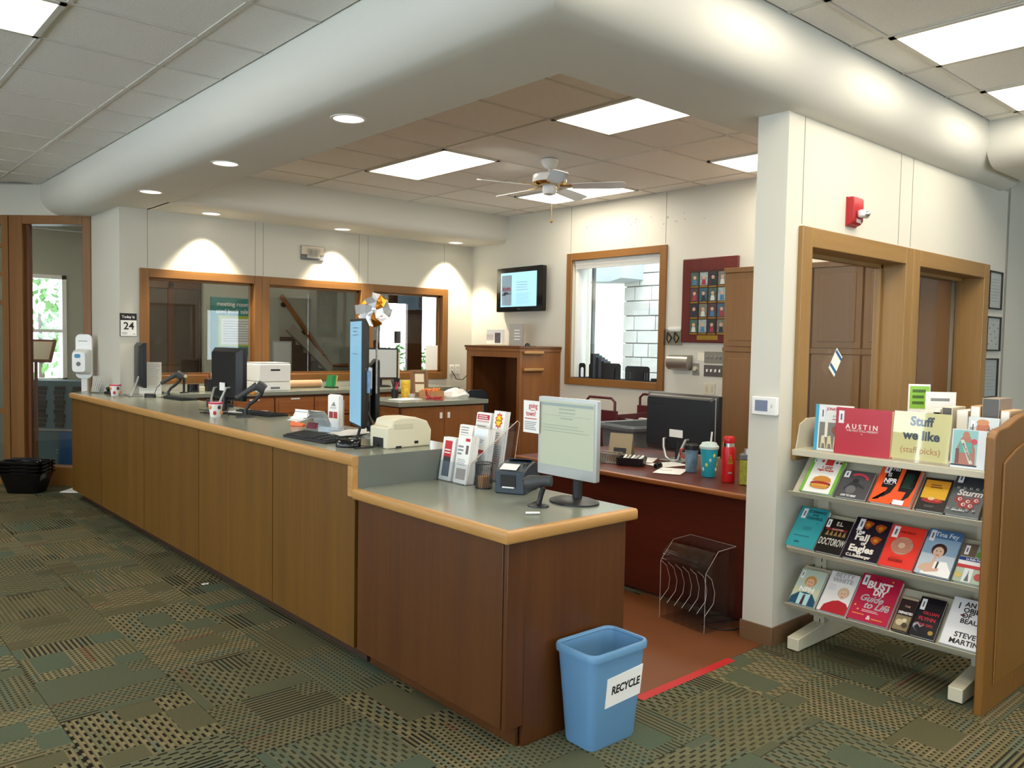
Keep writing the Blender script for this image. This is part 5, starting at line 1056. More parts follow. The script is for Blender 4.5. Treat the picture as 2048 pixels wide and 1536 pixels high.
b = sbk('small grey book with a red arc and a crouching figure, top sloping row', -.316, -.48, TOPZ, .168, '4b4b4e'); b.poly([(.55+.36*math.cos(R(a)), .62+.3*math.sin(R(a))) for a in range(20, 131, 10)]+[(.55+.28*math.cos(R(a)), .62+.23*math.sin(R(a))) for a in range(130, 19, -10)], 'c8384a'); b.disc(.5, .62, .10, '2b2b2e'); b.poly([(.2, .3), (.36, .56), (.62, .56), (.85, .42), (.84, .36), (.62, .44), (.6, .22), (.34, .22)], '333336'); b.disc(.45, .30, .16, '6a6a6c'); b.text('LIVE TO RIDE', .45, .07, .016, 'e8e8e8', shear=.2, sx=.8); b.sticker()
b = sbk('orange book with two big black quotation marks, top sloping row', -.495, -.692, TOPZ, .224, 'ef5a28', .03); b.poly([(.16, 1), (.50, 1), (.50, .52), (.44, .30), (.30, .17), (.08, .10), (.06, .06), (.2, .10), (.3, .24), (.33, .42), (.16, .42)], '141416')
b.poly([(.60, 1), (.96, 1), (.96, .50), (.90, .24), (.76, .10), (.55, .03), (.54, .0), (.68, .03), (.77, .16), (.80, .36), (.60, .36)], '141416'); b.text('THIS', .34, .93, .032, 'dcdcdc', .0008, .8); b.text('IS', .26, .76, .032, 'dcdcdc', .0008, .8); b.text('NPR', .33, .60, .038, 'ffffff', .0012, .85); b.lines(.2, .5, .46, .53, 1, 'dddddd'); b.lines(.66, .45, .9, .85, 9, '2c5a4c', .35); b.rect(.58, .01, .84, .13, 'f2f2ee', 'price_label'); b.sticker(.10, .80, .14, .2)
b = sbk('book with a yellow sky over dark red figures, top sloping row', -.712, -.842, TOPZ, .186, '241c1c'); b.rect(.06, .36, .94, .93, 'd8a528'); b.rect(.06, .70, .94, .93, 'c98d2a'); b.lines(.28, .68, .75, .82, 2, '7a4a1a', .55); b.disc(.5, .30, .38, '9a2a22', .07); b.disc(.45, .36, .12, 'e0b98a', .05); b.disc(.68, .33, .1, 'c2482e', .04); b.lines(.3, .08, .7, .16, 2, '6a6a6a')
b = sbk('dark grey book with ornate white script and red swirls, last on the top sloping row', -.842, -.99, TOPZ, .24, '55595a'); b.rect(0, .62, 1, 1, '3a3d42'); b.text('Sturm', .55, .52, .045, 'e6dcd6', .0012, .95, shear=.2)
for u, v in ((.3, .36), (.55, .32), (.78, .36), (.45, .24), (.66, .22)): b.disc(u, v, .13, '8e2f30'); b.disc(u+.02, v+.01, .06, 'd8d2c8'); b.disc(u+.03, v+.01, .035, '8e2f30')
for k in range(10): b.disc(.08+.095*k, .12+.5*(k % 2), .045, 'a8aca6'); b.disc(.085+.095*k, .125+.5*(k % 2), .03, '55595a')
b.lines(.2, .06, .7, .10, 1, 'c8c8c0'); b.sticker(.10, .72, .16, .24)
# middle row
b = sbk('teal book with dark title lettering, first on the middle row', -.06, -.222, MIDZ, .252, '2f98a0', .03); b.text('COMMAND', .62, .90, .022, '15474e', .0008, .85); b.text('AND', .6, .82, .016, '15474e', .0005); b.text('CONTROL', .62, .73, .022, '15474e', .0008, .85); b.lines(.35, .42, .7, .52, 3, '1f7078'); b.lines(.15, .24, .75, .30, 1, '1f7078'); b.disc(.35, .12, .10, '1d5f66', .025); b.disc(.78, .62, .02, '15474e'); b.sticker(.12, .70, .16, .25)
b = sbk('black book with tall cream letters and a red band, middle row', -.224, -.365, MIDZ, .208, '17110f'); b.text('E.L.', .55, .86, .034, 'd8cfc0', .0008, .75); b.rect(.08, .66, .92, .72, '7a2026'); b.text('RAGTIME', .55, .69, .014, 'd0a090', .0004)
for k in range(5): b.poly([(.14+.165*k, .50), (.20+.165*k, .64), (.23+.165*k, .64), (.27+.165*k, .50)], '9a7a4a')
b.text('DOCTOROW', .52, .30, .060, 'e2ddd2', .0004, .36); b.sticker(.06, .72, .15, .24)
b = sbk('dark book with big cream title and three orange emblems, middle row', -.369, -.552, MIDZ, .246, '1a1020', .03)
for u, v in ((.38, .84), (.75, .80), (.74, .50)):
    b.poly([(u-.15, v+.05), (u-.05, v+.10), (u+.05, v+.09), (u+.16, v+.06), (u+.10, v-.04), (u+.02, v-.11), (u-.06, v-.08), (u-.14, v-.02)], 'a5481a'); b.disc(u, v, .06, 'c98a22')
b.text('The', .24, .645, .032, 'efe9dc', .0011, .95); b.text('Fall', .36, .51, .054, 'efe9dc', .0018, 1); b.text('of', .46, .375, .030, 'efe9dc', .0011); b.text('Eagles', .46, .235, .054, 'efe9dc', .0018, .95); b.text('C.L.Sulzberger', .45, .07, .023, 'efe9dc', .0008, .9); b.sticker(.12, .70, .15, .26)
b = sbk('bright red book with a round grey lattice emblem, middle row', -.553, -.716, MIDZ, .238, 'e8372a'); b.disc(.48, .52, .32, 'b59a84'); 
for k in range(-4, 5): b.rect(.48-.28, .52+.048*k-.006, .48+.28, .52+.048*k+.006, 'd24a34') if abs(k) < 4 else None
for k in range(-3, 4): b.rect(.48+.075*k-.008, .34, .48+.075*k+.008, .70, 'c87a62')
b.disc(.48, .52, .10, 'd8b49a'); b.text('THE CIRCLE', .52, .84, .014, '8a1f1a', .0003, .9); b.text('EGGERS', .46, .15, .020, '8a1f1a', .0006, .95); b.lines(.3, .21, .6, .23, 1, '8a1f1a'); b.sticker(.08, .68, .18, .28)
b = sbk('blue-grey book with a dark-haired woman in a white shirt, middle row', -.723, -.88, MIDZ, .254, '4a7096'); b.rect(0, .45, 1, .80, '8aa6be'); b.rect(0, .0, 1, .45, 'b9c4cc'); b.poly([(.16, .0), (.25, .22), (.5, .30), (.8, .32), (1, .12), (1, 0)], 'f0efec'); face(b, .48, .50, .19, 'd9b39a', '3a2220'); b.poly([(.06, .10), (.14, .20), (.38, .26), (.42, .40), (.48, .40), (.46, .14), (.66, .16), (.64, .10), (.3, .04)], 'd3ab92'); b.poly([(.55, .30), (.6, .30), (.59, .14), (.54, .16)], '26262c'); b.text('Tina Fey', .56, .88, .036, 'e6eef4', .0004, .85); b.sticker(.08, .72, .15, .24)
b = sbk('book with a blue, white and red band across picture panels, last on the middle row', -.89, -1.018, MIDZ, .205, 'a9b7a0'); b.rect(0, .55, 1, .64, '27408a'); b.rect(0, .45, 1, .55, 'f0eeea'); b.rect(0, .36, 1, .45, 'c02a34'); b.text('La Belle France', .55, .595, .016, 'f0eeea', .0004, .8); b.rect(.0, .66, .5, 1, '6a5a4a'); b.rect(.5, .66, 1, 1, '8aa08a'); b.disc(.65, .74, .14, '5f8a3c'); b.rect(.3, 0, .6, .36, 'd6dcda'); b.poly([(.38, .03), (.44, .2), (.46, .33), (.48, .2), (.54, .03)], '5a5a5e'); b.disc(.82, .18, .15, 'b03434'); b.disc(.14, .16, .12, 'c8b060'); b.sticker(.10, .70, .15, .24)
# lower row
b = sbk('book with a fair-haired man in a blue jacket and tie, first on the bottom row', -.09, -.236, LOWZ, .212, 'b6c6b6'); b.rect(0, .28, 1, .48, 'c8c8a8'); b.poly([(.0, 0), (.03, .18), (.25, .33), (.5, .36), (.78, .33), (.98, .16), (1, 0)], '1f4a66'); b.poly([(.30, 0), (.28, .33), (.5, .30), (.72, .33), (.72, 0)], 'a9d4d4'); b.poly([(.46, .28), (.54, .28), (.56, .0), (.44, .0)], '4a2436'); face(b, .52, .62, .19, 'd8ab8c', 'b98648'); b.text('NPH', .50, .42, .040, 'f2f2f0', .0012); b.sticker(.06, .72, .13, .22)
b = sbk('white book with a smiling woman in a red blouse, bottom row', -.248, -.402, LOWZ, .238, 'e3e1df'); b.poly([(.12, 0), (.18, .16), (.42, .28), (.62, .32), (.9, .28), (1, .2), (1, 0)], 'b3202c'); face(b, .68, .47, .17, 'e0b8a0', 'c9b48e'); b.text('BETTY', .50, .92, .036, 'a9a9ac', .0005, .95); b.text('WHITE', .50, .79, .036, 'a9a9ac', .0005, .95); b.lines(.12, .52, .38, .68, 4, 'c4c4c6', .3)
b = sbk('crimson book with white lettering and a grey script, bottom row', -.407, -.61, LOWZ, .266, 'b91d42', .03); b.text('The', .42, .90, .020, '6a1028', .0004); b.text('BUST', .50, .77, .058, 'f0ece6', .0022, .88); b.text('DIY', .56, .625, .044, 'f0ece6', .0018, .85); b.text('Guide', .42, .48, .052, 'b9b4b8', .0012, .9, shear=.35); b.text('to Life', .60, .34, .052, 'b9b4b8', .0012, .9, shear=.35); b.lines(.3, .19, .72, .25, 2, 'e8c8c8'); b.lines(.1, .11, .42, .15, 1, 'e8a848'); b.lines(.6, .06, .92, .10, 1, 'e8a848'); b.text('&', .52, .09, .032, 'e9d8d4', .0008)
for u, v in ((.10, .30), (.78, .92), (.9, .40), (.2, .22)): b.disc(u, v, .025, 'e8a848')
b.sticker(.06, .74, .13, .22)
b = sbk('narrow dark film case with a pale picture, bottom row', -.627, -.708, LOWZ, .188, '2a1a1c', .014); b.rect(.0, .93, 1, .99, 'b8a890'); b.text('THE', .5, .72, .014, 'c8a090', .0004); b.text('DEPARTED', .52, .53, .017, 'f2f0ea', .0008, .8); b.rect(.05, .03, .95, .45, '8a7a5a'); b.disc(.35, .25, .22, 'cdbb94'); b.disc(.70, .18, .18, '4a3a30'); b.disc(.62, .32, .14, 'd8caa6')
b = sbk('black book with red lettering and a gold seal, bottom row', -.71, -.828, LOWZ, .212, '0e0d16'); b.text('GILLIAN', .58, .60, .022, 'c22a3a', .0006, .9); b.text('FLYNN', .5, .45, .026, 'c22a3a', .0008, .95); b.text('GONE GIRL', .45, .30, .018, 'b02434', .0005, .9); b.disc(.80, .14, .10, 'a9893a'); b.poly([(.05, .28), (.2, .34), (.34, .26), (.46, .30), (.44, .28), (.34, .22), (.2, .30), (.1, .2), (.3, .1), (.06, .2)], '9aa0aa'); b.sticker(.08, .66, .19, .28)
b = sbk('white book with large spaced black capitals, last on the bottom row', -.847, -1.018, LOWZ, .25, 'e9e9ea', .03)
for i, (st, v) in enumerate((('AN', .88), ('OBJECT', .76), ('OF', .645), ('BEAUTY', .53))): b.text(st, .33, v, .034, '1a1214', .0008, .95, 'LEFT')
b.disc(.36, .645, .07, '5a1a30', .022); b.text('STEVE', .30, .24, .036, '1c1c20', .0008, .95, 'LEFT'); b.text('MARTIN', .22, .10, .036, '1c1c20', .0008, .95, 'LEFT'); b.sticker(.14, .70, .13, .26)
# top shelf
def stand_mw(X, Y, lean=4, yaw=0): return fr((X, Y, 1.063), (-math.sin(R(yaw)), -math.cos(R(yaw)), 0), (math.sin(R(lean)), 0, math.cos(R(lean)))) @ Matrix.Translation((0, 0, .0))
G2 = 'things standing on the top shelf'
b = Bk('standing_book', 'white and blue book with a picture of chairs, leftmost on the top shelf', stand_mw(2.03, -.135), .19, .242, .035, 'e4e4de', '3aa3c8', G2); b.rect(.0, 0, .10, 1, '3aa3c8'); b.rect(.14, .05, .98, .62, '7a7468'); b.rect(.30, .30, .38, .66, 'e6e0d0'); b.text('JONATHAN', .58, .91, .020, 'b5484a', .0006, .9); b.rect(.36, .66, .98, .82, 'dfe4dc'); b.text('A HAPPY', .64, .76, .016, '5a8a7a', .0003, .8); b.lines(.5, .675, .95, .71, 1, 'b5484a', .5)
for k in range(4): b.poly([(.2+.18*k, .06), (.22+.18*k, .32), (.30+.18*k, .34), (.33+.18*k, .18), (.36+.18*k, .06), (.33+.18*k, .06), (.31+.18*k, .16), (.24+.18*k, .16), (.23+.18*k, .06)], 'd8cda2')
b.disc(.62, .46, .12, '8a4a38'); b.sticker(.16, .66, .13, .30)
b = Bk('standing_book', 'wide red book with white capitals on the top shelf', stand_mw(2.005, -.262), .283, .236, .03, 'b71f33', None, G2, pages=mat('page_tan', 'e2c79c', .8)); b.text('AUSTIN', .48, .60, .038, 'ecdcd6', .0008, 1.15, gap=1.15) if False else b.text('A U S T I N', .48, .60, .034, 'ecdcd6', .0008, 1.0); b.text('THE PAST STILL PRESENT', .49, .515, .0135, 'd9b8b4', .0004, 1.08); b.disc(.49, .45, .012, 'd9b8b4'); b.rect(.16, .44, .84, .443, '9a1a2c'); b.sticker(.05, .66, .10, .27)
sgn = T('acrylic_sign', 'pale yellow staff-picks sign in a clear upright holder on the top shelf', 'sign', mw=stand_mw(1.995, -.556, 6, 4), group=G2)
B().box(0, .012, -.0012, .27, .24, 0).build('sheet', mat('sign_yellow', 'e6dfa0', .5), sgn); B().box(0, .0, .0008, .275, .242, .0028).build('holder_front', glass('sleeve', (.98, .98, .97), 1.45, .03, 1.2), sgn); B().box(0, 0, -.04, .275, .004, .003).build('holder_foot', 'acrylic', sgn)
I3 = Matrix.Identity(4)
txt('Stuff', sgn, CM('2c3c4c').name, Matrix.Translation((.135, .195, .0005)), .060, off=.0024, name='lettering', ext=.0001); txt('we like', sgn, CM('2c3c4c').name, Matrix.Translation((.138, .128, .0005)), .060, off=.0024, ext=.0001); txt('(staff picks)', sgn, CM('c08a4a').name, Matrix.Translation((.138, .058, .0005)), .042, off=.0003, ext=.0001)
b = Bk('audiobook_case', 'white audiobook case with a sash picture at the right end of the top shelf', stand_mw(1.985, -.832, 6), .145, .178, .03, 'dfe4e8', 'dfe4e8', G2, 'audiobook'); b.rect(.04, .10, .76, .98, '8fc4c0'); b.rect(.02, .06, .78, .10, '16161a'); b.poly([(.12, .1), (.16, .5), (.26, .74), (.34, .84), (.52, .84), (.6, .72), (.70, .5), (.72, .1)], 'b0705a'); b.disc(.42, .86, .10, 'b97858', .09); b.poly([(.20, .40), (.24, .70), (.60, .66), (.62, .40)], '5aa894'); b.poly([(.26, .72), (.36, .74), (.66, .14), (.56, .12)], 'd9d0c2'); b.text('BEAUTY QUEENS', .46, .43, .012, '1a1a1c', .0003, .9, rot=-64); b.disc(.66, .70, .09, 'c8404a'); b.rect(.14, .12, .24, .5, '7a3a30')
b = Bk('standing_book', 'pale book with half a face and grey capitals behind the audiobook case', stand_mw(2.05, -.868, 10), .13, .235, .025, 'cfd8d8', None, G2); b.disc(.5, .78, .22, 'bb7050', .13); b.disc(.48, .9, .2, 'c98a60', .06); b.text('RAY', .80, .76, .022, '6a6e70', .0004, .95); b.text('BE', .16, .76, .022, '6a6e70', .0004, .95); b.sticker(.1, .66, .14, .26)
# books of the far side, seen over the sign
for i, (Y, w_, h_, c, l) in enumerate(((-.60, .10, .235, 'ead9b8', 'cream book with page edges up behind the yellow sign'), (-.665, .035, .25, 'e6dfc8', 'thin cream book standing behind the yellow sign'), (-.705, .05, .26, 'd8cfb4', 'book with a dark spine standing behind the yellow sign'), (-.775, .05, .25, 'e9e6de', 'white book behind the right edge of the yellow sign'), (-.835, .045, .275, 'c49a6a', 'tan book right of the yellow sign'), (-.885, .075, .315, '9a8a78', 'tall grey-brown book standing at the right of the top shelf'), (-.965, .04, .262, 'd8b48a', 'short tan book near the oak end panel'))):
    t = T('shelved_book', l, 'book', (2.20, Y-w_, 1.063), group='books standing on the far side of the top shelf')
    B().box(0, 0, 0, .17, w_, h_).build('cover', CM(c), t, bevel=.002); B().box(-.0006, .004, .003, .165, w_-.004, h_-.003).build('page_block', 'paper' if i not in (2, 5) else CM('55524e'), t); B().box(.02, -.0006, .02, .14, 0, h_*.4).build('spine_label', 'white', t)
pb = T('purple_book', 'purple book lying half hidden behind the white and blue book', 'book', (2.16, -.14, 1.063)); B().box(-.03, -.05, 0, .10, .05, .15).build('cover', CM('6a4a8a'), pb, bevel=.004); B().box(-.025, -.045, .148, .095, .045, .1506).build('page_block', 'paper', pb)
# flyers and card taped to the partition windows
hg = T('hanging_card', 'white and blue card hanging askew in the left partition window', 'card', (2.69, .095, 1.515)); HMx = Matrix.Rotation(R(38), 4, 'Y'); B().at(HMx).box(-.045, -.001, -.075, .045, .001, .075).build('card', 'paper', hg)
for z in (-.055, .045): B().at(HMx).box(-.045, -.0018, z, .045, -.0008, z+.02).build('stripe', CM('2c6a9a'), hg)
g1 = T('green_flyer', 'upright flyer with a bright green header on the far side of the bookcase top', 'flyer', (2.47, -.487, 1.063), R(-48)); B().box(-.055, -.002, 0, .055, .002, .355).build('sheet', 'paper', g1); B().box(-.048, -.0028, .225, .052, -.0018, .345).build('header', CM('8cc04a'), g1); lines(g1, fr((0, -.0025, 0), *NY), -.045, .045, .03, .21, 10, 'ink_grey', .3); lines(g1, fr((0, -.003, 0), *NY), -.035, .04, .24, .335, 3, CM('4a6a2a'), .5); B().box(-.055, -.03, 0, .055, .04, .003).build('holder_foot', 'acrylic', g1)
g2 = T('white_flyer', 'upright white flyer with grey lettering next to the green flyer', 'flyer', (2.46, -.60, 1.063), R(-48)); B().box(-.075, -.002, 0, .075, .002, .32).build('sheet', 'paper', g2); lines(g2, fr((0, -.0025, 0), *NY), -.05, .05, .265, .295, 1, 'ink_grey', .5); txt('ELI?', g2, CM('55585c').name, fr((.012, -.003, .215), *NY), .055); B().box(-.065, -.003, .210, -.045, -.002, .214).build('arrow', 'ink_grey', g2); B().box(-.075, -.03, 0, .075, .04, .003).build('holder_foot', 'acrylic', g2)
# framed prints
for i, (x0, x1, z0, z1, l) in enumerate(((4.77, 5.05, 1.92, 2.21, 'top black-framed print on the right wall'), (4.76, 5.06, 1.60, 1.865, 'middle black-framed print with dark specks on the right wall'), (4.74, 5.04, 1.24, 1.545, 'bottom black-framed print on the right wall'))):
    t = T('framed_print', l, 'picture', ((x0+x1)/2, -.02, z0), group='framed prints by the partition windows'); hw = (x1-x0)/2; hh = z1-z0
    for bb in ((-hw, -.022, 0, -hw+.012, 0, hh), (hw-.012, -.022, 0, hw, 0, hh), (-hw, -.022, 0, hw, 0, .012), (-hw, -.022, hh-.012, hw, 0, hh)): B().box(*bb).build('frame_bar', 'black', t)
    B().box(-hw+.01, -.010, .01, hw-.01, -.004, hh-.01).build('print', mat('print%d' % i, ['d9dbdb', 'd5d8d8', 'c4cbd0'][i], .6, var=.06, vscale=12), t); B().box(-hw+.01, -.016, .01, hw-.01, -.014, hh-.01).build('cover_glass', 'pane', t)
    if i == 1:
        for k in range(9): B().box(-hw+.05+.025*k, -.011, .05+.17*((k*5) % 7)/7, -hw+.065+.025*k, -.0095, .06+.17*((k*5) % 7)/7).build('speck', 'ink', t)
    else: lines(t, fr((0, -.0105, 0), *NY), -hw+.04, hw-.04, .05, hh-.05, 8, 'ink_grey', .12)
# ================================================================ left end: baskets, sanitizer, glazed lobby
# nested shopping baskets
BX = Matrix.Identity(4)
for k in range(4):
    t = T('shopping_basket', ['lowest black shopping basket of the nested stack on the carpet', 'second black shopping basket of the nested stack', 'third black shopping basket of the nested stack', 'topmost black shopping basket of the nested stack, handles folded'][k], 'basket', (-.25, 7.06, .005+.035*k), R(-42), group='nested shopping baskets')
    def q(hx, hy, z, r): return [(x, y, z) for x, y in rrect(-hx, -hy, hx, hy, r, 5)]
    B().loft([q(.155, .11, .0, .05), q(.21, .15, .19, .06), q(.225, .165, .195, .065), q(.225, .165, .21, .065), q(.212, .152, .205, .06), q(.205, .145, .19, .06), q(.15, .105, .006, .05)]).build('shell', 'black_gloss', t, angle=40)
    B().tube([(.225*math.cos(a), .165*math.sin(a), .214) for a in [2*PI*j/28 for j in range(28)]], .005, 6, True).build('rim', 'black_gloss', t)
    if k == 3:
        for s_ in (-1, 1): B().tube([(-.19, s_*.09, .215), (-.17, s_*.05, .225), (0, s_*.03, .232), (.17, s_*.05, .225), (.19, s_*.09, .215)], .007, 6).build('handle', 'black', t)
# sanitizer stand
sz = T('sanitizer_stand', 'white touch-free sanitizer dispenser on a floor stand at the counter end', 'dispenser', (.235, 6.83, .004), R(-42))
B().prism([(-.18, -.16), (.18, -.16), (.18, .16), (-.18, .16)], 'z', 0, .008).build('base_plate', 'white', sz, bevel=.003); B().box(-.03, -.012, .008, .03, .012, 1.2).build('pole', 'white', sz)
B().prism(rrect(-.085, 1.15, .085, 1.60, .05), 'y', -.02, .0).build('back_board', 'white_gloss', sz, bevel=.004)
B().loft([[(x, -.02, z) for x, z in rrect(-.08, 1.19, .08, 1.45, .03)], [(x, -.08, z) for x, z in rrect(-.08, 1.20, .08, 1.44, .03)], [(x, -.12, z) for x, z in rrect(-.065, 1.22, .065, 1.42, .03)]]).build('dispenser_body', 'white_gloss', sz, angle=40)
B().prism(rrect(-.04, 1.36, .02, 1.40, .015), 'y', -.122, -.118).build('logo_patch', mat('logo_blue', '3c8cc4', .4), sz); B().cyl(.0, 1.30, -.124, -.119, .022, n=16, axis='y').build('sensor_window', 'mid_grey', sz); lines(sz, fr((0, -.0205, 0), *NY), -.05, .05, 1.525, 1.535, 1, 'ink_grey', .6)
# lobby behind the glazed diagonal wall and the back windows
lobby = struct(wall('wall_lobby_back', 'x', 9.6, 9.8, -4, 4.75, 0, ZC, [(.24, .66, 1.02, 2.32)], mat('lobby_paint', 'a9aa9a', .8)))
struct(wall('wall_lobby_front', 'x', 6.05, 6.19, 4.85, 8.8, 0, ZC, [], mat('lobby_paint')))
struct(wall('wall_lobby_jog', 'y', 4.65, 4.75, 9.0, 9.8, 0, ZC, [], mat('lobby_paint')))
struct(wall('wall_lobby_side', 'y', -4.2, -4, 6, 9.8, 0, ZC, []))
struct(wall('wall_lobby_far', 'y', 8.6, 8.8, 6.19, 9.0, 0, ZC, []))
w8 = bpy.data.objects.new('window_8', None); COL.objects.link(w8); struct(w8)
for bb in ((.20, 9.56, .98, .25, 9.66, 2.36), (.65, 9.56, .98, .70, 9.66, 2.36), (.20, 9.56, 2.31, .70, 9.66, 2.36), (.20, 9.56, .98, .70, 9.66, 1.03), (.25, 9.58, 1.62, .65, 9.63, 1.66)): B().box(*bb).build('sash_bar', 'white', w8)
B().box(.25, 9.60, 1.03, .65, 9.606, 2.31).build('pane', 'pane', w8)
# shrubs outside the lobby window
def shrub(label, c, r_, seed, n=420):
    t = T('shrub', label, 'shrub', (c[0], c[1], 0)); rr = random.Random(seed); b = B()
    for k in range(n):
        d = Vector((rr.gauss(0, 1), rr.gauss(0, 1), rr.gauss(0, 1))).normalized()*rr.random()**.4
        p = Vector((d.x*r_[0], d.y*r_[1], c[2]+d.z*r_[2])); u = Vector((rr.gauss(0, 1), rr.gauss(0, 1), rr.gauss(0, 1))).normalized(); v = u.cross(Vector((.3, .5, .8))).normalized(); s_ = .05+.05*rr.random()
        b.quad(tuple(p-u*s_), tuple(p-v*s_*.5), tuple(p+u*s_), tuple(p+v*s_*.5))
    o = b.build('foliage', mat('leaf', '5f8a4a', .6, var=.4, vscale=3), t); o['kind'] = 'stuff'
    B().tube([(0, 0, 0), (.03, .02, c[2]*.6), (0, 0, c[2])], [.05, .04, .02], 8).build('stem', mat('bark', '5a4a3a', .8), t)
shrub('leafy shrub outside the lobby window at the left', (.8, 11.6, 1.9), (1.2, .6, 1.1), 2)
shrub('leafy shrub outside the narrow bright window at the right of the back room', (7.4, 11.4, 1.0), (.9, .5, .55), 4, 260)
# lobby furniture
ls = T('lectern_sign', 'brown framed notice on a pole in the lobby behind the glass', 'sign', (.06, 8.15, 0), R(-40)); B().lathe([(.16, 0), (.15, .015), (.02, .03)], n=20).build('foot', mat('brown_board'), ls); B().cyl(0, 0, .02, 1.3, .018).build('pole', mat('brown_board'), ls); B().at(Matrix.Translation((0, 0, 1.28)) @ Matrix.Rotation(R(-25), 4, 'X')).box(-.17, -.012, 0, .17, .012, .28).build('frame', mat('brown_board'), ls, bevel=.004); B().at(Matrix.Translation((0, 0, 1.28)) @ Matrix.Rotation(R(-25), 4, 'X')).box(-.14, -.014, .03, .14, -.011, .25).build('notice', mat('cream'), ls)
lb = T('leaflet_cabinet', 'low blue-grey rack with black leaflet columns in the lobby', 'rack', (.45, 8.35, 0), R(-45)); B().box(-.5, 0, 0, .5, .3, 1.05).build('carcase', mat('rack_blue', '54707c', .6), lb, bevel=.004)
for k in range(4):
    c_ = B()
    for j in range(9): c_.box(-.40+.22*k-.01*(j % 2), -.012-.008*(j % 2), .50+.055*j, -.30+.22*k+.012*(j % 3), 0, .545+.055*j)
    c_.build('leaflet_column', 'black_matte', lb)
B().box(-.48, -.02, .46, .48, 0, .48).build('ledge', 'silver', lb); B().box(-.1, -.05, .05, .25, 0, .45).build('jeans_reflection', mat('denim', '2f5f94', .7), lb)  # blue box stands in for a reflection of jeans in the glass
# back room: notice board, hand rail, stair, door, added ceiling light
nb = T('notice_poster', 'teal poster with a yellow-bordered notice seen through the left back window', 'poster', (2.34, 8.9, 1.35)); B().box(0, .0, 0, .62, .03, .80).build('board', mat('teal', '2f8a84', .6), nb); B().box(.10, -.002, .12, .62, 0, .55).build('border', mat('lime', 'b6c832', .6), nb); B().box(.14, -.004, .15, .62, -.001, .51).build('notice', 'paper', nb); lines(nb, fr((0, -.005, 0), *NY), .17, .6, .18, .49, 9, 'ink_grey', .2)
txt('meeting room', nb, 'paper', fr((.31, -.002, .71), *NY), .085, off=.001, sx=.95); txt('used book sale', nb, 'paper', fr((.30, -.002, .61), *NY), .085, off=.001, sx=.9); B().cyl(.61, .66, -.003, 0, .07, n=20, axis='y').build('dot', mat('lime'), nb)
pt = struct(wall('wall_lobby_partition', 'x', 8.93, 9.0, 2.25, 4.75, 0, ZC, [], mat('lobby_paint')))
dd = T('lobby_door', 'brown double door frame seen through the left back window', 'door', (1.55, 9.5, 0)); 
for bb in ((0, 0, 0, .08, .09, 2.35), (.42, 0, 0, .50, .09, 2.35), (.9, 0, 0, .98, .09, 2.35), (0, 0, 2.27, .98, .09, 2.4)): B().box(*bb).build('door_frame', 'cab_wood_dark', dd)
for x in (.08, .50): B().box(x, .03, .02, x+.36, .07, 2.27).build('door_leaf', mat('door_brown', '5a4a3c', .5), dd)
# stair seen through the middle back window
st = T('staircase', 'staircase with a dark flank rising to the left behind the middle back window', 'staircase', (3.3, 8.3, 0))
B().prism([(0, 1.72), (.12, 1.80), (1.05, .90), (1.05, .78)], 'y', .28, .34).build('stringer', mat('stringer', '8f8c7c', .6), st)
for k in range(8): B().box(.05+.12*k, .34, 0, .17+.12*k, .60, 1.62-.115*k).build('step', mat('step_dark', '3a3630', .7), st)
hr = T('hand_rail', 'brown wooden hand rail slanting down behind the middle back window', 'hand rail', (3.35, 8.86, 0)); B().tube([(0, 0, 2.22), (.80, 0, 1.20), (1.1, 0, 1.2)], .032, 10).build('rail', 'cab_wood', hr)
for x, z in ((.06, 2.14), (.38, 1.73), (.72, 1.30)): B().tube([(x, .07, z-.03), (x, 0, z-.02)], .012, 6).build('bracket', 'black', hr); B().cyl(x, z-.05, .055, .07, .035, n=12, axis='y').build('rose', 'black', hr)
wh = T('easel_board', 'white board on an easel beyond the middle back window', 'board', (3.05, 8.2, 0)); B().box(-.14, 0, 1.0, .14, .02, 1.56).build('board', 'silver', wh); B().box(-.12, -.002, 1.02, .12, 0, 1.54).build('sheet', mat('sheet_grey', 'c9cdc9', .5), wh)
for x in (-.12, .12): B().tube([(x, .03, 1.5), (x*1.6, -.05, 0)], .012, 6).build('leg', 'mid_grey', wh)
# glazed outer door with pale stone behind, right back window
gd = T('entrance_door', 'glazed entrance door with a dark frame seen through the right back window', 'door', (5.0, 8.95, 0), R(0))
for bb in ((0, 0, 0, .09, .06, 2.35), (.62, 0, 0, .71, .06, 2.35), (0, 0, 2.2, .71, .06, 2.4), (0, 0, 0, .71, .06, .12)): B().box(*bb).build('door_frame', 'cab_wood_dark', gd)
B().box(.09, .025, .12, .62, .031, 2.2).build('pane', 'pane', gd); B().box(.36, -.01, 1.55, .48, .0, 1.75).build('notice', 'black', gd); B().box(.18, .0, 1.0, .38, .005, 1.45).build('poster', mat('poster_brown', '8a8078', .6), gd); B().tube([(.58, -.05, .9), (.58, -.05, 1.3)], .012, 8).build('pull_handle', 'silver', gd)
for bb, nm in (((4.75, 8.95, 0, 5.0, 9.0, 2.42), 'wall_entrance'), ((5.71, 8.95, 0, 5.91, 9.0, 2.42), 'wall_entrance'), ((6.36, 8.95, 0, 8.6, 9.0, 3.16), 'wall_entrance'), ((4.75, 8.95, 2.42, 6.36, 9.0, 3.16), 'wall_entrance'), ((5.91, 8.95, 0, 6.36, 9.0, 1.0), 'wall_entrance')): struct(B().box(*bb).build(nm, 'cab_wood_dark'))
wsh = T('window_sheet', 'white sheet taped inside the right back window', 'sheet', (3.98, WY+.05, 1.215)); B().box(-.02, 0, 0, .17, .004, .33).build('sheet', 'paper', wsh)
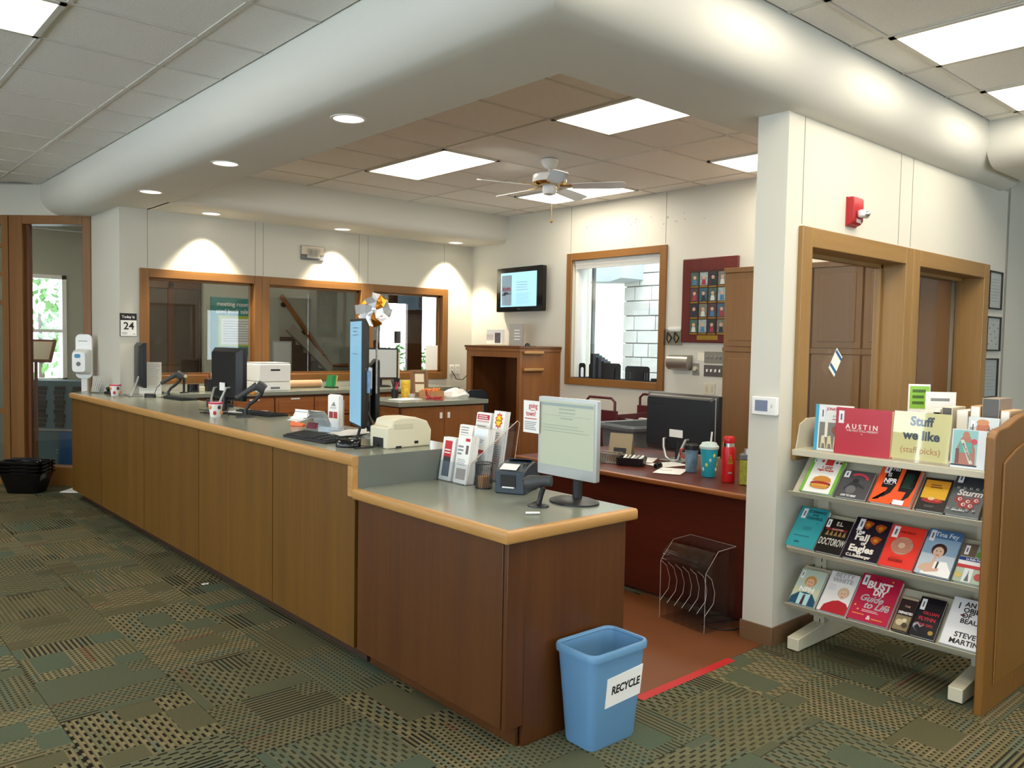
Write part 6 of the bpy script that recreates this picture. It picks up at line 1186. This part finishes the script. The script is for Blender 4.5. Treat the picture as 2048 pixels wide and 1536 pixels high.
# ceiling panels out of sight, added to light the lobby
troffer(1.2, 7.2, 2.42, 7.81, 'unseen ceiling panel added to light the lobby behind the back wall', True); troffer(-1.6, 8.2, -.38, 8.81, 'unseen ceiling panel added to light the lobby behind the glazed wall', True)
# outside the far window: pale stone pier and eave
sp = struct(B().box(6.32, 2.6, -.2, 6.6, 4.86, 3.4).build('wall_stone', mat('mortar', 'a8a6a2', .9)))
mat('stone', 'dcdbd9', .85, var=.08, vscale=5, bump=.5, bscale=25, rnd=.09)
zc_ = .9; row = 0; rr_ = random.Random(21)
while zc_ < 3.2:
    hgt = .165+.03*rr_.random(); y_ = 4.88-(.0 if row % 2 else .0); first_ = True
    while y_ > 2.7:
        ln_ = .22+.22*rr_.random() if not (first_ and row % 2) else .18; first_ = False
        B().box(-.03-.012*rr_.random(), -ln_/2+.006, -hgt/2+.006, .02, ln_/2-.006, hgt/2-.006).build('stone_block', 'stone', sp, loc=(6.32, y_-ln_/2, zc_+hgt/2), bevel=.008)
        y_ -= ln_
    zc_ += hgt; row += 1
ev = struct(B().prism([(4.55, 2.44), (4.75, 2.40), (7.2, 2.50), (7.2, 3.1), (4.55, 3.1)], 'x', 5.85, 6.28).build('roof_eave', mat('eave', 'b4bcc4', .7)))
grd = struct(B().box(4.95, 0, -.3, 30, 30, -.15).build('ground_outside', mat('ground', 'b9b6a8', .9)))

sp2 = struct(B().box(5.2, 10.9, -.2, 6.3, 11.1, 3.2).build('wall_stone_entrance', mat('mortar')))
for i in range(9):
    for j in range(3):
        B().box(-.17, -.04, -.13, .17, .0, .13).build('stone_block', 'stone', sp2, loc=(5.38+.36*j+(.18 if i % 2 else 0), 10.9, .5+.28*i), bevel=.008)

sr_ = T('paper_scrap', 'tiny white paper scrap on the carpet beside the counter front', 'scrap', (-.04, 2.90, .005)); B().prism([(-.02, -.012), (.018, -.016), (.026, .006), (.0, .018), (-.022, .008)], 'z', 0, .002).build('scrap', 'paper', sr_); B().box(-.006, -.004, .002, .010, .004, .003).build('print', mat('pen_red'), sr_)
# ================================================================ text to mesh
bpy.context.view_layer.update()
dg = bpy.context.evaluated_depsgraph_get()
for o, m_ in TEXTS:
    me = bpy.data.meshes.new_from_object(o.evaluated_get(dg)); me.materials.clear(); me.materials.append(m_)
    n = bpy.data.objects.new('tmp', me); COL.objects.link(n); n.parent = o.parent; n.matrix_local = o.matrix_local
    nm = o.name; bpy.data.objects.remove(o); n.name = nm
